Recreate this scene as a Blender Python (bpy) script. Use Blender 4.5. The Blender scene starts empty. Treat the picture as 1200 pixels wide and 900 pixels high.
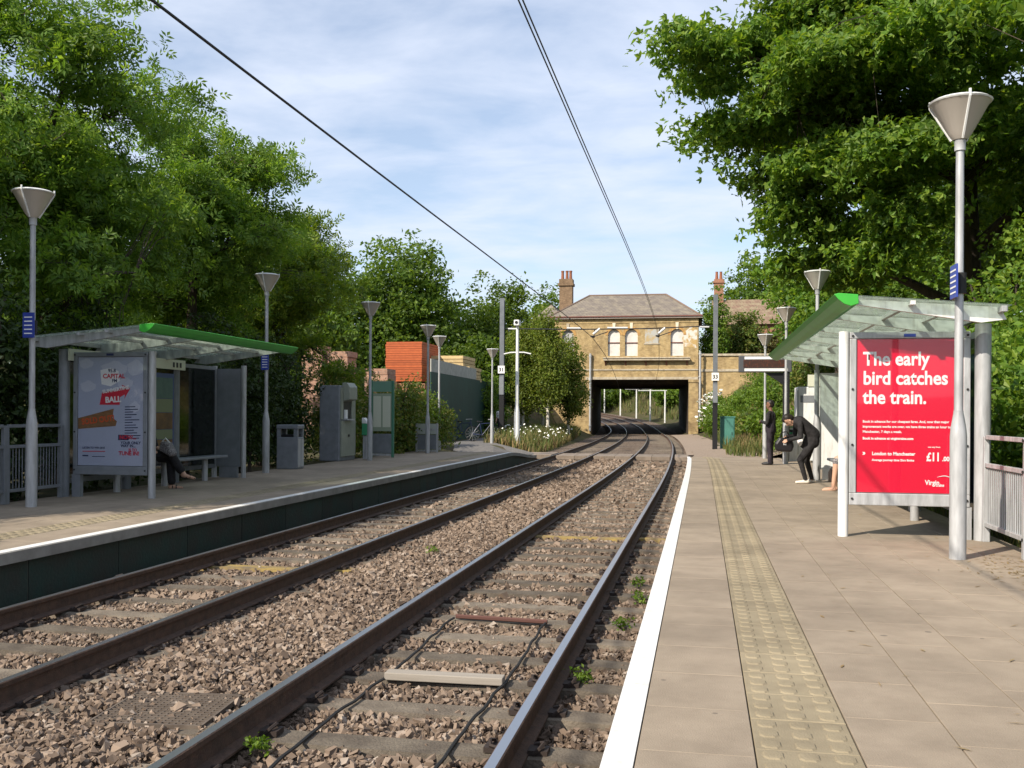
import bpy, bmesh, math, random
import numpy as np
from mathutils import Vector, Matrix

# ------------------------------------------------------------------ camera, world, sun, exposure
S = bpy.context.scene
C = S.collection
R = math.radians
cd = bpy.data.cameras.new('camera'); cam = bpy.data.objects.new('camera', cd); C.objects.link(cam)
cd.sensor_width = 36.0; cd.lens = 35.0; cd.shift_y = 0.0297; cd.clip_start = 0.1; cd.clip_end = 6000
cam.matrix_world = Matrix.Translation((0, 0, 1.62)) @ Matrix.Rotation(R(10.8), 4, 'Z') @ Matrix.Rotation(R(90), 4, 'X') @ Matrix.Rotation(R(0.35), 4, 'Z')
S.camera = cam

SUN_EL = R(38); SUN_AZ = (-0.60, -0.80)          # horizontal direction towards the sun
w = bpy.data.worlds.new('World'); S.world = w; w.use_nodes = True
nt = w.node_tree; nt.nodes.clear()
def wn(t, **k):
    n = nt.nodes.new(t)
    for a, b in k.items(): setattr(n, a, b)
    return n
sky = wn('ShaderNodeTexSky', sky_type='NISHITA', sun_disc=False)
sky.sun_elevation = SUN_EL; sky.sun_rotation = math.atan2(SUN_AZ[0], SUN_AZ[1]); sky.air_density = 1.0; sky.dust_density = 1.0; sky.ozone_density = 1.6
tc = wn('ShaderNodeTexCoord'); sep = wn('ShaderNodeSeparateXYZ'); nt.links.new(tc.outputs['Generated'], sep.inputs[0])
zm = wn('ShaderNodeMath', operation='MAXIMUM'); nt.links.new(sep.outputs['Z'], zm.inputs[0]); zm.inputs[1].default_value = 0.0
za = wn('ShaderNodeMath', operation='ADD'); nt.links.new(zm.outputs[0], za.inputs[0]); za.inputs[1].default_value = 0.10
dx = wn('ShaderNodeMath', operation='DIVIDE'); nt.links.new(sep.outputs['X'], dx.inputs[0]); nt.links.new(za.outputs[0], dx.inputs[1])
dy = wn('ShaderNodeMath', operation='DIVIDE'); nt.links.new(sep.outputs['Y'], dy.inputs[0]); nt.links.new(za.outputs[0], dy.inputs[1])
cb = wn('ShaderNodeCombineXYZ'); nt.links.new(dx.outputs[0], cb.inputs[0]); nt.links.new(dy.outputs[0], cb.inputs[1])
mp = wn('ShaderNodeMapping'); mp.inputs['Rotation'].default_value = (0, 0, R(-25)); mp.inputs['Scale'].default_value = (1.0, 1.35, 1); nt.links.new(cb.outputs[0], mp.inputs[0])
n1 = wn('ShaderNodeTexNoise'); n1.inputs['Scale'].default_value = 1.9; n1.inputs['Detail'].default_value = 9; n1.inputs['Roughness'].default_value = 0.56; n1.inputs['Distortion'].default_value = 0.25
nt.links.new(mp.outputs[0], n1.inputs['Vector'])
cr = wn('ShaderNodeValToRGB'); cr.color_ramp.elements[0].position = 0.34; cr.color_ramp.elements[1].position = 0.64
nt.links.new(n1.outputs['Fac'], cr.inputs[0])
cm = wn('ShaderNodeMath', operation='MULTIPLY'); nt.links.new(cr.outputs[0], cm.inputs[0]); cm.inputs[1].default_value = 0.56
ca_ = wn('ShaderNodeMath', operation='ADD'); nt.links.new(cm.outputs[0], ca_.inputs[0]); ca_.inputs[1].default_value = 0.32
mx = wn('ShaderNodeMixRGB'); nt.links.new(ca_.outputs[0], mx.inputs[0]); nt.links.new(sky.outputs[0], mx.inputs[1]); mx.inputs[2].default_value = (4.75, 5.2, 6.15, 1)
bg = wn('ShaderNodeBackground'); bg.inputs[1].default_value = 0.135; nt.links.new(mx.outputs[0], bg.inputs[0])
wo = wn('ShaderNodeOutputWorld'); nt.links.new(bg.outputs[0], wo.inputs[0])

sl = bpy.data.lights.new('sun', 'SUN'); sun = bpy.data.objects.new('sun', sl); C.objects.link(sun)
sl.energy = 5.0; sl.angle = R(0.53); sl.color = (1.0, 0.90, 0.76)
sd = Vector((SUN_AZ[0] * math.cos(SUN_EL), SUN_AZ[1] * math.cos(SUN_EL), math.sin(SUN_EL)))
sun.rotation_euler = sd.to_track_quat('Z', 'Y').to_euler(); sun.location = (-30, -40, 50)
vs = S.view_settings; vs.view_transform = 'Standard'; vs.look = 'None'; vs.exposure = 0.40; vs.gamma = 1.0; vs.use_curve_mapping = False
S.render.engine = 'CYCLES'; S.cycles.use_denoising = True; S.cycles.max_bounces = 10; S.cycles.diffuse_bounces = 6; S.cycles.transmission_bounces = 8; S.cycles.transparent_max_bounces = 16
S.cycles.caustics_reflective = False; S.cycles.caustics_refractive = False

# ------------------------------------------------------------------ materials
def new_mat(name):
    m = bpy.data.materials.new(name); m.use_nodes = True
    t = m.node_tree; t.nodes.clear()
    o = t.nodes.new('ShaderNodeOutputMaterial'); b = t.nodes.new('ShaderNodeBsdfPrincipled'); t.links.new(b.outputs[0], o.inputs[0])
    return m, t, b, o
def pm(name, c, rough=0.6, metal=0.0, c2=None, scale=8.0, detail=5, bump=0.0, bscale=None, rnd=0.0, spec=0.4, lo=0.35, hi=0.65, stretch=None, island=False):
    """plain colour, or two colours mixed by noise; optional bump; rnd = brightness spread per object (or per island)"""
    m, t, b, o = new_mat(name)
    N = t.nodes.new; L = t.links.new
    b.inputs['Roughness'].default_value = rough; b.inputs['Metallic'].default_value = metal
    b.inputs['Specular IOR Level'].default_value = spec
    tcn = N('ShaderNodeTexCoord'); vec = tcn.outputs['Object']
    if stretch:
        mpn = N('ShaderNodeMapping'); mpn.inputs['Scale'].default_value = stretch; L(vec, mpn.inputs[0]); vec = mpn.outputs[0]
    if rnd or c2:
        oi = N('ShaderNodeObjectInfo') if not island else N('ShaderNodeNewGeometry')
        rout = oi.outputs['Random'] if not island else oi.outputs['Random Per Island']
    col = None
    if c2:
        no = N('ShaderNodeTexNoise'); no.inputs['Scale'].default_value = scale; no.inputs['Detail'].default_value = detail; no.inputs['Roughness'].default_value = 0.62
        off = N('ShaderNodeVectorMath'); off.operation = 'ADD'; L(vec, off.inputs[0])
        sc = N('ShaderNodeMath'); sc.operation = 'MULTIPLY'; L(rout, sc.inputs[0]); sc.inputs[1].default_value = 37.0 if not island else 0.0
        L(sc.outputs[0], off.inputs[1]); L(off.outputs[0], no.inputs['Vector'])
        rp = N('ShaderNodeValToRGB'); rp.color_ramp.elements[0].position = lo; rp.color_ramp.elements[1].position = hi
        rp.color_ramp.elements[0].color = (*c, 1); rp.color_ramp.elements[1].color = (*c2, 1)
        L(no.outputs['Fac'], rp.inputs[0]); col = rp.outputs[0]
    if rnd:
        mr = N('ShaderNodeMapRange'); mr.inputs['To Min'].default_value = 1 - rnd; mr.inputs['To Max'].default_value = 1 + rnd; L(rout, mr.inputs['Value'])
        mu = N('ShaderNodeMixRGB'); mu.blend_type = 'MULTIPLY'; mu.inputs[0].default_value = 1
        if col is None: mu.inputs[1].default_value = (*c, 1)
        else: L(col, mu.inputs[1])
        cbn = N('ShaderNodeCombineXYZ')
        for i in range(3): L(mr.outputs[0], cbn.inputs[i])
        L(cbn.outputs[0], mu.inputs[2]); col = mu.outputs[0]
    if col is None: b.inputs['Base Color'].default_value = (*c, 1)
    else: L(col, b.inputs['Base Color'])
    if bump:
        bn = N('ShaderNodeTexNoise'); bn.inputs['Scale'].default_value = bscale or scale * 6; bn.inputs['Detail'].default_value = 6
        L(vec, bn.inputs['Vector'])
        bp = N('ShaderNodeBump'); bp.inputs['Strength'].default_value = min(1, bump); bp.inputs['Distance'].default_value = 0.02; L(bn.outputs['Fac'], bp.inputs['Height']); L(bp.outputs[0], b.inputs['Normal'])
    return m
def leaf_mat(name, ca, cb_, cc=None, trans=0.35, rough=0.5):
    m, t, b, o = new_mat(name); N = t.nodes.new; L = t.links.new
    g = N('ShaderNodeNewGeometry'); rp = N('ShaderNodeValToRGB')
    rp.color_ramp.elements[0].color = (*ca, 1); rp.color_ramp.elements[1].color = (*cb_, 1)
    if cc: e = rp.color_ramp.elements.new(0.5); e.color = (*cb_, 1); rp.color_ramp.elements[2].color = (*cc, 1)
    L(g.outputs['Random Per Island'], rp.inputs[0])
    tcn = N('ShaderNodeTexCoord'); no = N('ShaderNodeTexNoise'); no.inputs['Scale'].default_value = 0.9; no.inputs['Detail'].default_value = 2; L(tcn.outputs['Object'], no.inputs['Vector'])
    mr = N('ShaderNodeMapRange'); mr.inputs['From Min'].default_value = 0.3; mr.inputs['From Max'].default_value = 0.7; mr.inputs['To Min'].default_value = 0.7; mr.inputs['To Max'].default_value = 1.3; L(no.outputs['Fac'], mr.inputs['Value'])
    cbn = N('ShaderNodeCombineXYZ'); [L(mr.outputs[0], cbn.inputs[i]) for i in range(3)]
    mu = N('ShaderNodeMixRGB'); mu.blend_type = 'MULTIPLY'; mu.inputs[0].default_value = 1; L(rp.outputs[0], mu.inputs[1]); L(cbn.outputs[0], mu.inputs[2])
    L(mu.outputs[0], b.inputs['Base Color']); b.inputs['Roughness'].default_value = rough; b.inputs['Specular IOR Level'].default_value = 0.35
    tr = N('ShaderNodeBsdfTranslucent')
    hs = N('ShaderNodeHueSaturation'); hs.inputs['Hue'].default_value = 0.485; hs.inputs['Saturation'].default_value = 1.1; hs.inputs['Value'].default_value = 1.35; L(mu.outputs[0], hs.inputs['Color']); L(hs.outputs[0], tr.inputs['Color'])
    mi = N('ShaderNodeMixShader'); mi.inputs[0].default_value = trans; L(b.outputs[0], mi.inputs[1]); L(tr.outputs[0], mi.inputs[2]); L(mi.outputs[0], o.inputs[0])
    return m
def glass_mat(name, tint=(0.8, 0.87, 0.84), gloss=0.12, rough=0.05, dirt=0.0):
    m, t, b, o = new_mat(name); N = t.nodes.new; L = t.links.new
    t.nodes.remove(b)
    tr = N('ShaderNodeBsdfTransparent'); tr.inputs[0].default_value = (*tint, 1)
    gl = N('ShaderNodeBsdfGlossy'); gl.inputs['Roughness'].default_value = rough
    fr = N('ShaderNodeLayerWeight'); fr.inputs[0].default_value = .5; pw = N('ShaderNodeMath'); pw.operation = 'POWER'; L(fr.outputs['Facing'], pw.inputs[0]); pw.inputs[1].default_value = 4.0
    ad = N('ShaderNodeMath'); ad.operation = 'MULTIPLY_ADD'; ad.use_clamp = True; L(pw.outputs[0], ad.inputs[0]); ad.inputs[1].default_value = .6; ad.inputs[2].default_value = gloss * 0.3 + .02
    mi = N('ShaderNodeMixShader'); L(ad.outputs[0], mi.inputs[0]); L(tr.outputs[0], mi.inputs[1]); L(gl.outputs[0], mi.inputs[2])
    out = mi.outputs[0]
    if dirt:
        df = N('ShaderNodeBsdfTranslucent'); df.inputs[0].default_value = (0.55, 0.57, 0.50, 1)
        tcn = N('ShaderNodeTexCoord'); no = N('ShaderNodeTexNoise'); no.inputs['Scale'].default_value = 9; no.inputs['Detail'].default_value = 7; no.inputs['Roughness'].default_value = .7; L(tcn.outputs['Object'], no.inputs['Vector'])
        rp = N('ShaderNodeValToRGB'); rp.color_ramp.elements[0].position = 0.42; rp.color_ramp.elements[1].position = 0.66; L(no.outputs['Fac'], rp.inputs[0])
        mm = N('ShaderNodeMath'); mm.operation = 'MULTIPLY_ADD'; L(rp.outputs[0], mm.inputs[0]); mm.inputs[1].default_value = dirt; mm.inputs[2].default_value = dirt * 0.35
        m2 = N('ShaderNodeMixShader'); L(mm.outputs[0], m2.inputs[0]); L(out, m2.inputs[1]); L(df.outputs[0], m2.inputs[2]); out = m2.outputs[0]
    L(out, o.inputs[0]); return m
def brick_mat(name, c1, c2, mortar, bw=0.225, bh=0.075, stain=(0.16, 0.11, 0.06), axis='XZ', pale=None, stain_amt=0.55):
    m, t, b, o = new_mat(name); N = t.nodes.new; L = t.links.new
    tcn = N('ShaderNodeTexCoord'); sp = N('ShaderNodeSeparateXYZ'); L(tcn.outputs['Object'], sp.inputs[0]); cbn = N('ShaderNodeCombineXYZ')
    ad = N('ShaderNodeMath'); ad.operation = 'ADD'; L(sp.outputs['X'], ad.inputs[0]); L(sp.outputs['Y'], ad.inputs[1]); L(ad.outputs[0], cbn.inputs[0]); L(sp.outputs['Z'], cbn.inputs[1])
    br = N('ShaderNodeTexBrick'); L(cbn.outputs[0], br.inputs['Vector']); br.inputs['Scale'].default_value = 1.0
    br.inputs['Brick Width'].default_value = bw; br.inputs['Row Height'].default_value = bh; br.inputs['Mortar Size'].default_value = 0.007
    br.inputs['Color1'].default_value = (*c1, 1); br.inputs['Color2'].default_value = (*c2, 1); br.inputs['Mortar'].default_value = (*mortar, 1)
    no = N('ShaderNodeTexNoise'); no.inputs['Scale'].default_value = 0.55; no.inputs['Detail'].default_value = 8; no.inputs['Roughness'].default_value = .65; L(tcn.outputs['Object'], no.inputs['Vector'])
    rp = N('ShaderNodeValToRGB'); rp.color_ramp.elements[0].position = 0.47; rp.color_ramp.elements[1].position = 0.70; L(no.outputs['Fac'], rp.inputs[0])
    mu_ = N('ShaderNodeMath'); mu_.operation = 'MULTIPLY'; L(rp.outputs[0], mu_.inputs[0]); mu_.inputs[1].default_value = stain_amt
    mx_ = N('ShaderNodeMixRGB'); L(mu_.outputs[0], mx_.inputs[0]); L(br.outputs['Color'], mx_.inputs[1]); mx_.inputs[2].default_value = (*stain, 1)
    col = mx_.outputs[0]
    n3 = N('ShaderNodeTexNoise'); n3.inputs['Scale'].default_value = 3.2; n3.inputs['Detail'].default_value = 6; L(tcn.outputs['Object'], n3.inputs['Vector'])
    m3 = N('ShaderNodeMapRange'); m3.inputs['From Min'].default_value = .3; m3.inputs['From Max'].default_value = .7; m3.inputs['To Min'].default_value = .78; m3.inputs['To Max'].default_value = 1.2; L(n3.outputs['Fac'], m3.inputs['Value'])
    c3 = N('ShaderNodeCombineXYZ'); [L(m3.outputs[0], c3.inputs[i]) for i in range(3)]
    m4 = N('ShaderNodeMixRGB'); m4.blend_type = 'MULTIPLY'; m4.inputs[0].default_value = 1; L(col, m4.inputs[1]); L(c3.outputs[0], m4.inputs[2]); col = m4.outputs[0]
    L(col, b.inputs['Base Color']); b.inputs['Roughness'].default_value = 0.85; b.inputs['Specular IOR Level'].default_value = 0.2
    bp = N('ShaderNodeBump'); bp.inputs['Strength'].default_value = 0.5; bp.inputs['Distance'].default_value = 0.01; L(br.outputs['Fac'], bp.inputs['Height']); bp.invert = True; L(bp.outputs[0], b.inputs['Normal'])
    return m
def tile_mat(name, c1, c2, row=0.16, lichen=(0.30, 0.27, 0.16)):
    m, t, b, o = new_mat(name); N = t.nodes.new; L = t.links.new
    tcn = N('ShaderNodeTexCoord'); sp = N('ShaderNodeSeparateXYZ'); L(tcn.outputs['Object'], sp.inputs[0]); cbn = N('ShaderNodeCombineXYZ')
    ad = N('ShaderNodeMath'); ad.operation = 'ADD'; L(sp.outputs['X'], ad.inputs[0]); L(sp.outputs['Y'], ad.inputs[1]); L(ad.outputs[0], cbn.inputs[0]); L(sp.outputs['Z'], cbn.inputs[1])
    br = N('ShaderNodeTexBrick'); L(cbn.outputs[0], br.inputs['Vector']); br.inputs['Scale'].default_value = 1.0
    br.inputs['Brick Width'].default_value = 0.3; br.inputs['Row Height'].default_value = row; br.inputs['Mortar Size'].default_value = 0.012
    br.inputs['Color1'].default_value = (*c1, 1); br.inputs['Color2'].default_value = (*c2, 1); br.inputs['Mortar'].default_value = (c1[0] * .45, c1[1] * .45, c1[2] * .45, 1)
    no = N('ShaderNodeTexNoise'); no.inputs['Scale'].default_value = 1.6; no.inputs['Detail'].default_value = 9; no.inputs['Roughness'].default_value = .7; L(tcn.outputs['Object'], no.inputs['Vector'])
    rp = N('ShaderNodeValToRGB'); rp.color_ramp.elements[0].position = 0.46; rp.color_ramp.elements[1].position = 0.62; L(no.outputs['Fac'], rp.inputs[0])
    mx_ = N('ShaderNodeMixRGB'); mu_ = N('ShaderNodeMath'); mu_.operation = 'MULTIPLY'; mu_.inputs[1].default_value = .6; L(rp.outputs[0], mu_.inputs[0]); L(mu_.outputs[0], mx_.inputs[0]); L(br.outputs['Color'], mx_.inputs[1]); mx_.inputs[2].default_value = (*lichen, 1)
    L(mx_.outputs[0], b.inputs['Base Color']); b.inputs['Roughness'].default_value = .85
    bp = N('ShaderNodeBump'); bp.inputs['Strength'].default_value = 0.6; bp.inputs['Distance'].default_value = 0.03; L(br.outputs['Fac'], bp.inputs['Height']); bp.invert = True; L(bp.outputs[0], b.inputs['Normal'])
    return m

M = {}
M['steel_top'] = pm('rail_head_polished', (0.42, 0.43, 0.45), 0.28, 0.9)
M['rust'] = pm('rail_rust', (0.060, 0.038, 0.028), 0.8, 0, (0.105, 0.062, 0.042), 14, bump=.3)
M['sleeper'] = pm('sleeper_concrete', (0.195, 0.165, 0.128), 0.9, 0, (0.115, 0.095, 0.075), 5, rnd=.30, bump=.5, bscale=60, spec=.2)
M['sleeper_yellow'] = pm('sleeper_painted', (0.34, 0.24, 0.07), 0.9, 0, (0.17, 0.13, 0.08), 6, bump=.4, bscale=60)
M['clip'] = pm('clip_iron', (0.045, 0.033, 0.028), 0.7, 0.3)
M['slab'] = pm('paving_slab', (0.320, 0.262, 0.197), 0.88, 0, (0.258, 0.210, 0.157), 3.4, detail=9, rnd=.022, bump=.25, bscale=140, spec=.25)
M['tactile'] = pm('tactile_buff', (0.305, 0.255, 0.170), 0.88, 0, (0.235, 0.195, 0.130), 4, rnd=.07, bump=.25, bscale=120, spec=.25)
def spot(m, col, scale, thr, share):
    t = m.node_tree; N = t.nodes.new; L = t.links.new; b = next(n for n in t.nodes if n.type == 'BSDF_PRINCIPLED'); src = b.inputs['Base Color'].links[0].from_socket
    g = N('ShaderNodeNewGeometry'); v = N('ShaderNodeTexVoronoi'); v.inputs['Scale'].default_value = scale; L(g.outputs['Position'], v.inputs['Vector'])
    a = N('ShaderNodeMath'); a.operation = 'LESS_THAN'; L(v.outputs['Distance'], a.inputs[0]); a.inputs[1].default_value = thr
    sc = N('ShaderNodeSeparateColor'); L(v.outputs['Color'], sc.inputs[0]); c_ = N('ShaderNodeMath'); c_.operation = 'LESS_THAN'; L(sc.outputs[0], c_.inputs[0]); c_.inputs[1].default_value = share
    p = N('ShaderNodeMath'); p.operation = 'MULTIPLY'; L(a.outputs[0], p.inputs[0]); L(c_.outputs[0], p.inputs[1]); q = N('ShaderNodeMath'); q.operation = 'MULTIPLY'; L(p.outputs[0], q.inputs[0]); q.inputs[1].default_value = .6
    no = N('ShaderNodeTexNoise'); no.inputs['Scale'].default_value = .8; no.inputs['Detail'].default_value = 7; L(g.outputs['Position'], no.inputs['Vector'])
    mr = N('ShaderNodeMapRange'); mr.inputs['From Min'].default_value = .35; mr.inputs['From Max'].default_value = .68; mr.inputs['To Min'].default_value = 1.08; mr.inputs['To Max'].default_value = .80; L(no.outputs['Fac'], mr.inputs['Value'])
    cx = N('ShaderNodeCombineXYZ'); [L(mr.outputs[0], cx.inputs[i]) for i in range(3)]; mu = N('ShaderNodeMixRGB'); mu.blend_type = 'MULTIPLY'; mu.inputs[0].default_value = 1; L(src, mu.inputs[1]); L(cx.outputs[0], mu.inputs[2])
    mx_ = N('ShaderNodeMixRGB'); L(q.outputs[0], mx_.inputs[0]); L(mu.outputs[0], mx_.inputs[1]); mx_.inputs[2].default_value = (*col, 1); L(mx_.outputs[0], b.inputs['Base Color'])
spot(M['slab'], (.10, .085, .07), 3.1, .065, .5); spot(M['tactile'], (.13, .105, .07), 2.7, .05, .3)
M['joint'] = pm('joint_mortar', (0.12, 0.10, 0.08), 0.95)
M['white_line'] = pm('white_edge_paint', (0.68, 0.675, 0.65), 0.7, 0, (0.44, 0.42, 0.38), 11, detail=9, lo=.54, hi=.80, bump=.15, bscale=80)
M['coping'] = pm('coping_concrete', (0.30, 0.29, 0.26), 0.9, 0, (0.22, 0.21, 0.19), 4)
M['face_green'] = pm('platform_face_green', (0.020, 0.044, 0.036), 0.65, 0, (0.030, 0.032, 0.027), 2.5, detail=9, rnd=.25, bump=.3, bscale=30)
M['face_block'] = pm('platform_block', (0.16, 0.14, 0.12), 0.9, 0, (0.10, 0.09, 0.08), 4)
M['galv'] = pm('galvanised_steel', (0.50, 0.51, 0.52), 0.5, 0.25, (0.33, 0.335, 0.34), 5, detail=8, stretch=(3, 3, .5))
M['grey_paint'] = pm('grey_paint', (0.215, 0.23, 0.25), 0.5, 0.1, (0.17, 0.185, 0.20), 5)
M['white_paint'] = pm('white_paint', (0.74, 0.75, 0.74), 0.45, 0, (0.50, 0.49, 0.45), 5, detail=8, lo=.48, hi=.8, stretch=(3, 3, .5))
M['shade'] = pm('lamp_shade_grey', (0.50, 0.46, 0.41), 0.4, 0.1)
M['shelter_green'] = pm('shelter_green', (0.055, 0.42, 0.045), 0.35, 0, (0.045, 0.36, 0.04), 3)
M['glass'] = glass_mat('clear_glass')
M['case_glass'] = glass_mat('case_glass', (0.97, 0.97, 0.97), gloss=.03, rough=.03)
M['roof_glass'] = glass_mat('roof_glass', (0.72, 0.80, 0.75), dirt=0.33, rough=.15)
M['tint_glass'] = glass_mat('tinted_glass', (0.35, 0.40, 0.38), gloss=.2)
M['blue_sign'] = pm('blue_sign', (0.035, 0.06, 0.32), 0.4)
M['sign_white'] = pm('sign_white', (0.82, 0.82, 0.80), 0.45)
M['sign_cream'] = pm('sign_cream', (0.58, 0.60, 0.48), 0.5)
M['black'] = pm('black_paint', (0.012, 0.012, 0.014), 0.45)
M['dark'] = pm('dark_rubber', (0.02, 0.02, 0.02), 0.7)
M['red_poster'] = pm('red_poster', (0.72, 0.008, 0.045), 0.22, spec=.5)
M['print_white'] = pm('print_white', (0.85, 0.85, 0.85), 0.4)
M['print_red'] = pm('print_red', (0.62, 0.03, 0.06), 0.4)
M['print_navy'] = pm('print_navy', (0.025, 0.035, 0.10), 0.4)
M['print_brown'] = pm('print_brown', (0.30, 0.16, 0.07), 0.5, 0, (0.18, 0.09, 0.04), 12, stretch=(1, 1, 8))
M['print_orange'] = pm('print_orange', (0.66, 0.10, 0.03), 0.5)
M['poster_sky'] = pm('poster_pale_blue', (0.43, 0.47, 0.60), 0.3)
M['poster_cloud'] = pm('poster_cloud', (0.55, 0.58, 0.68), 0.3)
M['map_teal'] = pm('map_teal', (0.07, 0.14, 0.12), 0.4, 0, (0.045, 0.10, 0.09), 9)
M['map_brown'] = pm('map_ochre', (0.17, 0.09, 0.028), 0.5, 0, (0.09, 0.05, 0.02), 6)
M['map_green'] = pm('map_green', (0.17, 0.20, 0.11), 0.5)
M['yellow_brick'] = brick_mat('yellow_stock_brick', (0.455, 0.335, 0.160), (0.345, 0.242, 0.105), (0.40, 0.315, 0.19), stain_amt=.8)
M['red_brick'] = brick_mat('red_brick', (0.36, 0.16, 0.09), (0.28, 0.11, 0.065), (0.30, 0.24, 0.19), stain_amt=.3)
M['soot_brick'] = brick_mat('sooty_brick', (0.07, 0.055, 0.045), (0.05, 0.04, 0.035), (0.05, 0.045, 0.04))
M['stone'] = pm('stone_trim', (0.48, 0.43, 0.33), 0.9, 0, (0.33, 0.27, 0.19), 3, bump=.3)
M['render_patch'] = pm('flaking_render', (0.60, 0.57, 0.50), 0.9, 0, (0.44, 0.30, 0.12), 2.4, lo=.46, hi=.54, detail=8)
M['patch_blue'] = pm('painted_blue_grey', (0.40, 0.40, 0.37), 0.9, 0, (0.42, 0.32, 0.17), 2.5, lo=.45, hi=.6)
M['board_white'] = pm('boarded_white', (0.66, 0.64, 0.60), 0.8, 0, (0.52, 0.50, 0.46), 2, lo=.4, hi=.7)
M['board_dim'] = pm('boarded_grey', (0.40, 0.40, 0.40), 0.8, 0, (0.32, 0.31, 0.30), 2)
M['slate'] = tile_mat('roof_slate', (0.20, 0.170, 0.140), (0.155, 0.13, 0.108), lichen=(0.28, 0.24, 0.17))
M['tile_brown'] = tile_mat('roof_tile_brown', (0.24, 0.155, 0.105), (0.19, 0.12, 0.08))
M['gutter'] = pm('gutter_cream', (0.62, 0.52, 0.44), 0.6)
M['gutter_dark'] = pm('gutter_oxblood', (0.16, 0.06, 0.045), 0.6)
M['terracotta'] = pm('chimney_pot', (0.30, 0.115, 0.06), 0.85, 0, (0.20, 0.08, 0.045), 4)
M['hoarding'] = pm('hoarding_green', (0.012, 0.052, 0.040), 0.6, 0, (0.009, 0.038, 0.030), 1.5, rnd=.12)
M['fibre'] = pm('fibre_cement', (0.42, 0.42, 0.38), 0.9, 0, (0.30, 0.31, 0.27), 4)
M['orange_pack'] = pm('orange_stack', (0.45, 0.105, 0.028), 0.6, 0, (0.37, 0.08, 0.022), 5, rnd=.12)
M['timber_pale'] = pm('pale_timber', (0.60, 0.46, 0.24), 0.8, 0, (0.48, 0.35, 0.17), 6, rnd=.12)
M['teal_box'] = pm('teal_cabinet', (0.07, 0.22, 0.18), 0.5, 0, (0.055, 0.18, 0.15), 2)
M['pole_grey'] = pm('mast_grey', (0.17, 0.185, 0.205), 0.55, 0.3, (0.13, 0.145, 0.16), 4)
M['wire'] = pm('wire_dark', (0.03, 0.03, 0.035), 0.5, 0.4)
M['insul'] = pm('insulator', (0.55, 0.56, 0.56), 0.4)
M['bark'] = pm('bark', (0.075, 0.058, 0.042), 0.95, 0, (0.04, 0.032, 0.025), 12, bump=.7, bscale=30, stretch=(1, 1, .25))
M['birch'] = pm('birch_bark', (0.62, 0.58, 0.50), 0.9, 0, (0.12, 0.10, 0.09), 6, lo=.55, hi=.7, stretch=(1, 1, 3))
M['twig'] = pm('twig', (0.055, 0.042, 0.03), 0.9)
M['asphalt'] = pm('path_asphalt', (0.115, 0.11, 0.105), 0.92, 0, (0.15, 0.14, 0.13), 4, bump=.4, bscale=120)
M['ground'] = pm('earth_and_grass', (0.050, 0.060, 0.022), 0.97, 0, (0.095, 0.075, 0.045), 0.9, detail=8, bump=.8, bscale=14, spec=.1)
M['gravel'] = pm('gravel', (0.34, 0.27, 0.21), 0.95, 0, (0.24, 0.19, 0.15), 12, bump=.8, bscale=60, spec=.15)
M['leaf_syc'] = leaf_mat('sycamore_leaf', (0.078, 0.162, 0.025), (0.138, 0.252, 0.034), (0.248, 0.348, 0.047), trans=0.52)
M['leaf_ash'] = leaf_mat('ash_leaf', (0.09, 0.179, 0.026), (0.142, 0.253, 0.037), (0.217, 0.322, 0.049), trans=0.52)
M['leaf_yel'] = leaf_mat('elder_leaf', (0.085, 0.159, 0.02), (0.14, 0.223, 0.029), (0.213, 0.27, 0.037), trans=0.52)
M['leaf_dark'] = leaf_mat('dark_leaf', (0.052, 0.1, 0.014), (0.087, 0.148, 0.019), (0.138, 0.205, 0.026), trans=0.52)
M['leaf_shaded'] = leaf_mat('shade_darkened_leaf', (0.018, 0.040, 0.008), (0.032, 0.062, 0.011), (0.052, 0.085, 0.015), trans=.25)  # bush green painted darker to deepen the shade behind the left platform
M['leaf_bg'] = leaf_mat('background_leaf', (0.061, 0.121, 0.019), (0.104, 0.182, 0.026), (0.167, 0.244, 0.032), trans=0.52)
M['leaf_birch'] = leaf_mat('birch_leaf', (0.09, 0.148, 0.021), (0.15, 0.202, 0.029), (0.203, 0.235, 0.04), trans=0.45)
M['leaf_bush'] = leaf_mat('bramble_leaf', (0.064, 0.124, 0.02), (0.126, 0.186, 0.029), (0.216, 0.202, 0.051), trans=0.42)
M['leaf_light'] = leaf_mat('bright_bush_leaf', (0.069, 0.143, 0.015), (0.121, 0.204, 0.022), (0.172, 0.253, 0.033), trans=0.45)
M['grass'] = leaf_mat('grass_blade', (0.055, 0.095, 0.018), (0.100, 0.130, 0.030), (0.220, 0.180, 0.070), trans=.25, rough=.7)
M['straw'] = leaf_mat('dry_grass', (0.200, 0.150, 0.065), (0.290, 0.200, 0.090), (0.330, 0.260, 0.140), trans=.2, rough=.8)
M['petal'] = pm('white_petal', (0.85, 0.84, 0.76), 0.7)
M['skin'] = pm('skin', (0.55, 0.33, 0.23), 0.55)
M['skin_dark'] = pm('skin_deep', (0.20, 0.10, 0.065), 0.55)
M['hair'] = pm('hair_black', (0.016, 0.012, 0.010), 0.5)
M['cloth_black'] = pm('cloth_black', (0.013, 0.012, 0.013), 0.9, 0, (0.028, 0.026, 0.028), 9, bump=1, bscale=13)
M['cloth_dark'] = pm('cloth_plum_black', (0.018, 0.014, 0.020), 0.9, 0, (0.036, 0.028, 0.038), 9, bump=1, bscale=13)
M['cloth_white'] = pm('cloth_white', (0.75, 0.74, 0.73), 0.85)
M['cloth_pattern'] = pm('cloth_pattern', (0.30, 0.28, 0.28), 0.85, 0, (0.06, 0.055, 0.06), 60, lo=.45, hi=.55)
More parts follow.
